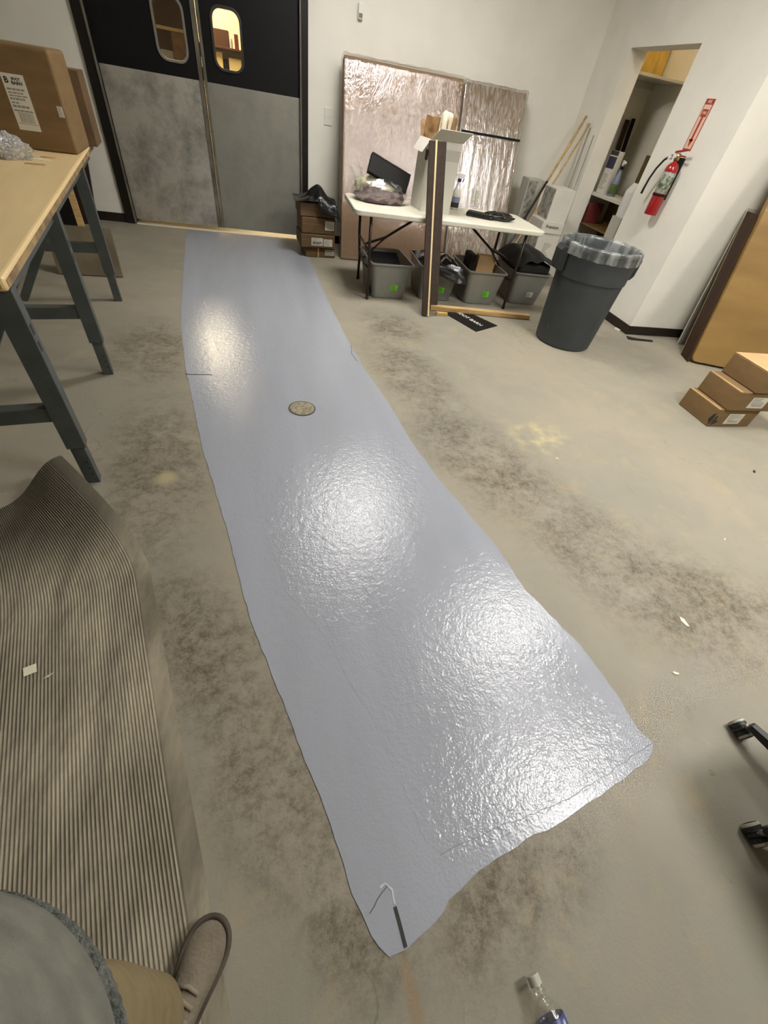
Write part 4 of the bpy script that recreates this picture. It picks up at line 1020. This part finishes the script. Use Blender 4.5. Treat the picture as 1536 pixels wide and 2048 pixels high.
# ------------------------------------------------------------------ boards leaning on the closet front wall
leaning('leaning_board', 'thin grey board leaning on the closet front wall', 'board', (4.10, 3.58, .0), (4.75, 3.58, .0), (4.10, 3.735, 1.15), (4.75, 3.735, 1.15), .014, 'white_card_dim', 'boards on the closet front wall')
leaning('leaning_board', 'dark maroon board behind the narrow brown plank', 'board', (4.10, 3.46, .0), (4.70, 3.40, .0), (4.18, 3.68, 1.0), (4.78, 3.66, 1.0), .012, 'dark_board', 'boards on the closet front wall')
leaning('leaning_plank', 'narrow dark brown plank with pale edge leaning beside wrapped cardboard panel', 'plank', (3.93, 3.33, 0), (3.87, 3.165, 0), (4.065, 3.70, 1.135), (4.005, 3.535, 1.135), .016, 'dark_board', 'boards on the closet front wall', edge='pale_edge')
cp = thing('leaning_cardboard_sheet', 'large plastic-wrapped cardboard panel leaning on the closet front wall', 'cardboard sheet', (3.885, 3.145, 0))
e1 = Vector((.91, -.34, 0)).normalized(); e2 = Vector((.125, .37, 1.20)); e2 = (e2-e1*e1.dot(e2)).normalized(); en = e1.cross(e2)
pts2 = rrect(0, .95, .0, 1.86, .05, 5)
def conv(u, v, d):
    p = e1*u+e2*v+en*(d-.06)
    return (p.x, p.y, p.z+.022)
plate(pts2, [], .06, conv).build('panel', 'cardboard_tan', cp, bevel=.008)
def wrapc(u, v):
    uu = -.005+.965*u; vv = .0+1.865*v
    n = .006*NZ.noise(Vector((uu*12, vv*12, 2)))+.010*max(0, 1-vv/.12)*NZ.noise(Vector((uu*30, vv*30, 5)))
    p = e1*uu+e2*vv+en*(.004+max(0, n))
    return (p.x, p.y, max(.003, p.z+.028))
MB().grid(wrapc, 50, 70).build('plastic_wrap', 'wrap_clear', cp, smooth=True, fix=False)

# ------------------------------------------------------------------ three small cartons on the right
G = 'small cartons stacked on the floor'
for k, (x, y, z, sx, sy, rz_, lb, lab) in enumerate(((3.12, 2.07, 0, .40, .32, 0, 'torn-cornered small carton at the bottom of the stack on the floor', True),
                                          (3.165, 2.055, .15, .40, .32, -1.5, 'small brown carton in the middle of the stack on the floor', True),
                                          (3.265, 2.04, .30, .41, .33, -1, 'small brown carton with its lit top painted pale on top of the stack on the floor', False))):
    t = thing('small_carton', lb, 'box', (x, y, z), math.radians(rz_), G)
    MB().box(0, sx, 0, sy, .0, .148).build('body', 'cardboard', t, bevel=.006)
    if lab: label_on(t, FR(.20+.02*k, -.0009, .07), .15, .085, 61+k)
    MB().box(.004, .02, .004, sy-.004, .1481, .151 if k == 2 else .1485).build('flap_edge', 'cardboard_light', t)
    if k == 2: MB().box(.002, sx-.002, .002, sy-.002, .1482, .1515).build('lid', 'cardboard_light', t, bevel=.001)  # brightness of the lit carton top, put into a paler sheet
    if k == 0:
        MB().add([(.02, -.0012, .012), (.065, -.0012, .045), (.055, -.0012, .055), (.035, -.0012, .06), (.032, -.0012, .09), (.012, -.0012, .10), (.006, -.0012, .05)], [(0, 1, 2, 3, 4, 5, 6)]).build('torn_hole', 'ink', t, fix=False)
        MB().add([(-.0012, .0, .02), (-.0012, .03, .05), (-.0012, .018, .10), (-.0012, 0, .115)], [(0, 1, 2, 3)]).build('torn_hole', 'ink', t, fix=False)
# debris by the corner
scrap(3.56, 3.64, .0004, [(-.05, -.01), (0, -.025), (.06, -.03), (.23, -.045), (.23, -.02), (.09, 0), (.0, .03), (-.03, .05)], 'rubber', 'rubber_strip', 'bent black rubber strip on the floor at the closet corner', 'rubber strip', t=.012)
scrap(3.535, 3.86, .0004, [(-.008, -.035), (.008, -.03), (.01, .035), (-.006, .04)], 'paper', 'white_clip', 'small white clip on the floor along closet baseboard', 'clip', t=.014, rz=.2)
# wall plate and small wall device
sw = thing('wall_switch', 'white double switch plate on back wall beside the wrapped panel', 'switch', (.635, BW, 1.18))
MB().box(-.043, .043, -.007, -.0004, -.07, .07).build('plate', 'switch', sw, bevel=.003)
for x in (-.019, .019): MB().box(x-.006, x+.006, -.013, -.0072, -.012, .012).build('toggle', 'switch', sw, bevel=.002)
sn = thing('wall_sensor', 'small white sensor box mounted high on the back wall', 'sensor', (.922, BW, 1.96))
MB().box(-.025, .025, -.035, -.0004, -.055, .05).build('housing', 'switch', sn, bevel=.008, seg=3)
MB().box(-.018, .018, -.038, -.0352, -.045, -.015).build('lens', 'gasket_grey', sn, bevel=.001)
# closet bulb
t = thing('closet_bulb', 'bare warm bulb on the closet ceiling', 'light', (4.10, 5.25, CEIL-.07))
MB().lathe([(.001, .19), (.05, .19), (.05, .15), (.02, .14), (.02, .10), (.001, .10)], 20).build('holder', 'fixture', t)
MB().lathe([(.001, 0), (.025, .01), (.035, .035), (.028, .065), (.016, .10), (.001, .10)], 20).build('glass_bulb', mat('bulb', (1.0, .82, .56, 1), .5, emit=90.0), t, smooth=True)

# ------------------------------------------------------------------ water bottle on the floor
wbt = thing('water_bottle', 'clear plastic water bottle with blue label lying on the floor', 'bottle', (.507, -.205, .0345))
Mx = Matrix.Rotation(math.radians(9), 4, 'Z') @ Matrix.Rotation(math.radians(90), 4, 'X')     # local +z runs from the cap towards the base
MB().lathe([(.0115, .012), (.0125, .02), (.0125, .028), (.0165, .029), (.0165, .032), (.0128, .034), (.0140, .038), (.022, .048), (.030, .058), (.0335, .068), (.0322, .074), (.0335, .15), (.0320, .165), (.0335, .175), (.033, .195), (.026, .203), (.001, .199)], 32, mtx=Mx).build('bottle', 'bottle', wbt, smooth=True)
MB().lathe([(.001, 0), (.0135, 0), (.0145, .002), (.0145, .018), (.001, .018)], 28, mtx=Mx).build('cap', 'caster_grey', wbt)
MB().lathe([(.0336, .0695), (.0342, .070), (.0342, .150), (.0336, .1505)], 36, mtx=Mx).build('label', 'water_label', wbt, smooth=True)
text('Pure', .026, 'label_white', wbt, Matrix.Rotation(math.radians(9), 4, 'Z') @ face_mtx((-.004, -.084, .0354), (1, 0, 0), (0, 1, 0)), bold=.0004)

# ------------------------------------------------------------------ office chair at the right edge
oc = thing('office_chair', 'black office chair on a five-star base with twin-wheel casters', 'chair', (1.600, -.100, 0))
CR = .285
for k in range(5):
    a = math.radians(105.8+72*k); ca, sa = math.cos(a), math.sin(a)
    MB().hexa([(.04*ca-.024*sa, .04*sa+.024*ca, .075), (.04*ca+.024*sa, .04*sa-.024*ca, .075), (CR*ca+.016*sa, CR*sa-.016*ca, .068), (CR*ca-.016*sa, CR*sa+.016*ca, .068)],
              [(.04*ca-.018*sa, .04*sa+.018*ca, .125), (.04*ca+.018*sa, .04*sa-.018*ca, .125), (CR*ca+.012*sa, CR*sa-.012*ca, .092), (CR*ca-.012*sa, CR*sa+.012*ca, .092)]).build('base_arm', 'chair_black', oc, bevel=.005)
    c_ = D.objects.new('caster', None); COL.objects.link(c_); c_.parent = oc; c_.location = (CR*ca, CR*sa, 0)
    MB().lathe([(.001, .056), (.007, .056), (.007, .07), (.001, .07)], 10).build('stem', 'strip_metal', c_)
    MB().box(-.012, .030, -.006, .006, .012, .058).build('fork', 'chair_black', c_, bevel=.004)
    for s_ in (-1, 1):
        Mw = Matrix.Translation((.012, 0, .027)) @ Matrix.Rotation(math.radians(90*s_), 4, 'X')
        MB().lathe([(.001, .008), (.0268, .008), (.0268, .020), (.001, .020)], 24, mtx=Mw).build('wheel', 'rubber', c_)
        MB().lathe([(.0255, .0202), (.0268, .0202), (.0264, .027), (.0235, .028), (.0235, .0202)], 24, mtx=Mw).build('wheel_band', 'caster_grey', c_)
        MB().lathe([(.001, .0202), (.0233, .0202), (.0225, .0290), (.001, .031)], 24, mtx=Mw).build('wheel_cap', 'chair_black', c_, smooth=True)
MB().lathe([(.001, .06), (.05, .06), (.05, .13), (.034, .14), (.034, .145), (.024, .146), (.024, .40), (.001, .40)], 24).build('gas_column', 'chair_black', oc)
MB().prism(rrect(-.24, .24, -.24, .24, .08, 6), .40, .475).build('seat', 'black_cloth', oc, bevel=.025, seg=3)
def chair_back(u, v):
    x = .25+.03*math.cos((u-.5)*2.4)+.05*(v-.3)*(v > .3); return (x, (u-.5)*.42*(1-.12*v), .56+.46*v)
MB().grid(chair_back, 14, 12).build('backrest', 'black_cloth', oc, smooth=True, solid=.035)
MB().bar((.16, 0, .41), (.285, 0, .60), .05, .02).build('back_bracket', 'chair_black', oc, bevel=.003)

# ------------------------------------------------------------------ person standing at the left, seen from above
pc = Vector((-.335, -.125, 0)); face = Vector((.42, .91, 0)).normalized(); side = Vector((face.y, -face.x, 0))     # side = the person's right
per = thing('person', 'person in grey knit pullover, khaki trousers and tan suede shoes standing on the mat', 'person', pc)
W = lambda f_, s_, z: face*f_+side*s_+Vector((0, 0, z))
RF = Vector((-.015, -.03, 0)); LFt = -side*.20+face*(-.22)                 # ankle offsets of right and left leg
joints = [('pelvis', W(-.02, 0, .90), .12), ('belly', W(0, 0, 1.05), .14), ('chest', W(0, 0, 1.28), .145), ('neck0', W(-.02, 0, 1.44), .065), ('neck1', W(0, 0, 1.51), .058), ('head', W(.02, 0, 1.60), .085), ('crown', W(.01, 0, 1.68), .07),
          ('rhip', W(-.02, .09, .86), .09), ('rknee', Vector((.015, .03, .50)), .062), ('rank', RF+Vector((0, 0, .10)), .042),
          ('lhip', W(-.02, -.09, .86), .09), ('lknee', LFt+face*.05+Vector((0, 0, .50)), .062), ('lank', LFt+Vector((0, 0, .10)), .042),
          ('rsh', W(-.02, .17, 1.39), .06), ('relb', W(-.08, .23, 1.14), .045), ('rwr', W(-.0, .25, .93), .030), ('rpalm', W(.01, .25, .86), .034),
          ('lsh', W(-.02, -.17, 1.39), .06), ('lelb', W(-.08, -.24, 1.14), .045), ('lwr', W(-.0, -.27, .93), .030), ('lpalm', W(.01, -.27, .86), .034),
          ('nose', W(.115, 0, 1.595), .014)]
idx = {n: i for i, (n, p, r) in enumerate(joints)}
ed = [('pelvis', 'belly'), ('belly', 'chest'), ('chest', 'neck0'), ('neck0', 'neck1'), ('neck1', 'head'), ('head', 'crown'), ('pelvis', 'rhip'), ('rhip', 'rknee'), ('rknee', 'rank'), ('pelvis', 'lhip'), ('lhip', 'lknee'), ('lknee', 'lank'),
      ('chest', 'rsh'), ('rsh', 'relb'), ('relb', 'rwr'), ('rwr', 'rpalm'), ('chest', 'lsh'), ('lsh', 'lelb'), ('lelb', 'lwr'), ('lwr', 'lpalm'), ('head', 'nose')]
vsk = [p for n, p, r in joints]; rsk = [r for n, p, r in joints]; esk = [(idx[a], idx[b_]) for a, b_ in ed]
for hand in ('r', 'l'):
    base = joints[idx[hand+'palm']][1]; sg_ = 1 if hand == 'r' else -1
    for k, (o_, ln) in enumerate(((-.030, .072), (-.010, .082), (.010, .078), (.030, .062))):
        p1 = base+face*(-o_)+Vector((0, 0, -.035)); p2 = p1+Vector((0, 0, -ln*.5))+face*.008; p3 = p2+Vector((0, 0, -ln*.45))-side*sg_*.02
        n0 = len(vsk); vsk += [p1, p2, p3]; rsk += [.0095, .0085, .007]; esk += [(idx[hand+'palm'], n0), (n0, n0+1), (n0+1, n0+2)]
    n0 = len(vsk); p1 = base+face*.04+Vector((0, 0, .01)); vsk += [p1, p1+face*.02+Vector((0, 0, -.035))]; rsk += [.011, .008]; esk += [(idx[hand+'palm'], n0), (n0, n0+1)]
me = D.meshes.new('body'); me.from_pydata(vsk, esk, []); me.materials.append(MT['skin'])
bo = D.objects.new('body', me); COL.objects.link(bo); bo.parent = per
bo.modifiers.new('skin', 'SKIN').use_smooth_shade = True
for i, r in enumerate(rsk):
    me.skin_vertices[0].data[i].radius = (r, r)
me.skin_vertices[0].data[0].use_root = True
md = bo.modifiers.new('sub', 'SUBSURF'); md.levels = 1; md.render_levels = 2
def ell(c, rx, ry, z=None, n=40, wob=0.0, seed=0, f=face, s_=side):
    out = []
    for i in range(n):
        a = 2*math.pi*i/n; k = 1+wob*NZ.noise(Vector((math.cos(a)*2.2, math.sin(a)*2.2, c.z*5+seed)))
        out.append(c+s_*(math.cos(a)*rx*k)+f*(math.sin(a)*ry*k))
    return out
def tubecloth(name, m, secs, parent, wob=.05, seed=0, sub=1):
    return MB().loft([ell(c, rx, ry, wob=wob, seed=seed) for c, rx, ry in secs], cap=True).build(name, m, parent, smooth=True, sub=sub)
# pullover: hem ring, torso, sleeves
Z3 = lambda v, z: Vector((v.x, v.y, z))
tubecloth('pullover', 'knit_grey', [(W(0, 0, .868), .202, .200), (W(0, 0, .880), .2075, .206), (W(0, 0, .98), .210, .206), (W(0, 0, 1.10), .204, .195), (W(-.01, 0, 1.25), .20, .165), (W(-.015, 0, 1.38), .185, .13), (W(-.015, 0, 1.44), .10, .085), (W(-.01, 0, 1.47), .075, .07)], per, .012, 2)
hem = MB(); NR = 120
def hemr(r, z):
    out = []
    for i in range(NR*2):
        a = math.pi*i/NR; q = r+(.0005 if i % 2 else -.0005); out.append(side*(math.cos(a)*q)+face*(math.sin(a)*q*.99)+Vector((0, 0, z)))
    return out
MB().loft([hemr(.194, .860), hemr(.203, .861), hemr(.2065, .866), hemr(.2062, .874), hemr(.198, .877)]).build('hem_band', 'knit_rib', per)
for s_ in (1, -1):
    sh_, el_, wr_ = (joints[idx[('r' if s_ > 0 else 'l')+k]][1] for k in ('sh', 'elb', 'wr'))
    MB().tube([sh_.lerp(W(0, 0, 1.36), .3), sh_, sh_.lerp(el_, .5), el_, el_.lerp(wr_, .5), wr_], [.085, .082, .068, .060, .052, .042], 20).build('sleeve', 'knit_grey', per, smooth=True, sub=1)
# trousers
for nm, hp, kn, an in (('r', W(-.02, .085, .88), Vector((-.0, .058, .50)), Vector((.006, .014, .085))), ('l', W(-.02, -.09, .88), LFt+face*.04+Vector((0, 0, .50)), LFt+Vector((0, 0, .085)))):
    secs = [(an+Vector((0, 0, -.012)), .074, .082), (an+Vector((0, 0, .0)), .077, .086), (an.lerp(kn, .25), .079, .086), (an.lerp(kn, .6), .083, .088), (kn, .088, .092), (kn.lerp(hp, .5), .096, .10), (hp, .108, .12)]
    tubecloth('trouser_leg', 'khaki', secs, per, .05, 3 if nm == 'r' else 6)
tubecloth('trouser_seat', 'khaki', [(W(-.02, 0, .80), .15, .12), (W(-.02, 0, .86), .172, .14), (W(-.015, 0, .94), .168, .14)], per, .02, 1)
# shoes: toe, sides and sole in a local frame along the foot
def shoe(ankle, ang):
    f = Matrix.Rotation(ang, 3, 'Z') @ face; s_ = Vector((f.y, -f.x, 0))
    L0 = ankle-f*.075                                   # heel
    def outline(k, w_=1.0):
        # half-widths along the foot
        if k < .14: return .035*math.sqrt(max(0, 1-((.14-k)/.14)**2))*w_
        if k < .45: return .035*w_
        if k < .80: q = (k-.45)/.35; return (.035+.0125*q*q*(3-2*q))*w_
        return .0475*math.sqrt(max(0, 1-((k-.80)/.20)**2.2))*w_
    SL = .285; n = 26
    ks = [(1-math.cos(math.pi*i/(n-1)))/2 for i in range(n)]
    def loop_(w_, z): return [L0+f*(k*SL)+s_*outline(k, w_)+Vector((0, 0, z)) for k in ks]+[L0+f*(k*SL)-s_*outline(k, w_)+Vector((0, 0, z)) for k in ks[-2:0:-1]]
    root = D.objects.new('shoe', None); COL.objects.link(root); root.parent = per
    g0 = .009
    MB().loft([loop_(1.0, g0), loop_(1.06, g0+.005), loop_(1.06, g0+.020), loop_(1.0, g0+.024)]).build('sole', 'sole', root, bevel=.002)
    tops = lambda k: .105 if k < .22 else .105-(k-.22)/.33*.028 if k < .55 else .077-(k-.55)/.45*.040
    rings = []
    for i, k in enumerate(ks[1:-1]):
        hw = outline(k, 1.0); tp = tops(k); c0 = L0+f*(k*SL)
        rings.append([c0+s_*(hw*math.copysign(abs(math.cos(a))**.75, math.cos(a)))+Vector((0, 0, g0+.022+max(0, math.sin(a))**.8*(tp-.03))) for a in [math.pi*j/14 for j in range(15)]])
    MB().loft(rings).build('upper', 'shoe', root, smooth=True, sub=1)
    tr = MB()
    lp = [q+Vector((0, 0, .030)) for q in loop_(1.0, g0)]; tr.tube(lp+lp[:1], .0065, 6, cap=False)
    tr.build('foxing', 'shoe_trim', root, smooth=True)
    for j, k in enumerate((.46, .53, .60)):
        tp = tops(k)+g0-.004; c0 = L0+f*(k*SL)
        MB().tube([c0+s_*.022+Vector((0, 0, tp-.006)), c0+Vector((0, 0, tp+.002))+f*.006, c0-s_*.022+Vector((0, 0, tp-.006))], .0042, 8).build('lace', 'lace', root, smooth=True)
shoe(Vector((.042, -.030, 0)), 0)
shoe(LFt, math.radians(14))
# head: hair, eyes, ears, mouth
MB().grid(lambda u, v: tuple(W(.0, 0, 1.635)+(side*math.cos(2*math.pi*u)+face*math.sin(2*math.pi*u))*(.098*math.cos(v*math.pi/2))*(1-.12*max(0, math.sin(2*math.pi*u)))+Vector((0, 0, .10*math.sin(v*math.pi/2)-(.07 if math.sin(2*math.pi*u) < .3 else 0)*(1-v)))), 30, 10, True).build('hair', 'hair', per, smooth=True, fix=False, solid=.012)
for s_ in (1, -1):
    MB().lathe([(.001, -.011), (.008, -.008), (.011, 0), (.008, .008), (.001, .011)], 14, tuple(W(.094, .032*s_, 1.615))).build('eye', 'cap_white', per, smooth=True)
    MB().lathe([(.001, -.03), (.012, -.022), (.016, 0), (.012, .024), (.001, .03)], 12, tuple(W(.0, .093*s_, 1.60))).build('ear', 'skin', per, smooth=True)
MB().tube([W(.098, -.024, 1.553), W(.107, 0, 1.55), W(.098, .024, 1.553)], .006, 8).build('mouth', 'maroon', per, smooth=True)
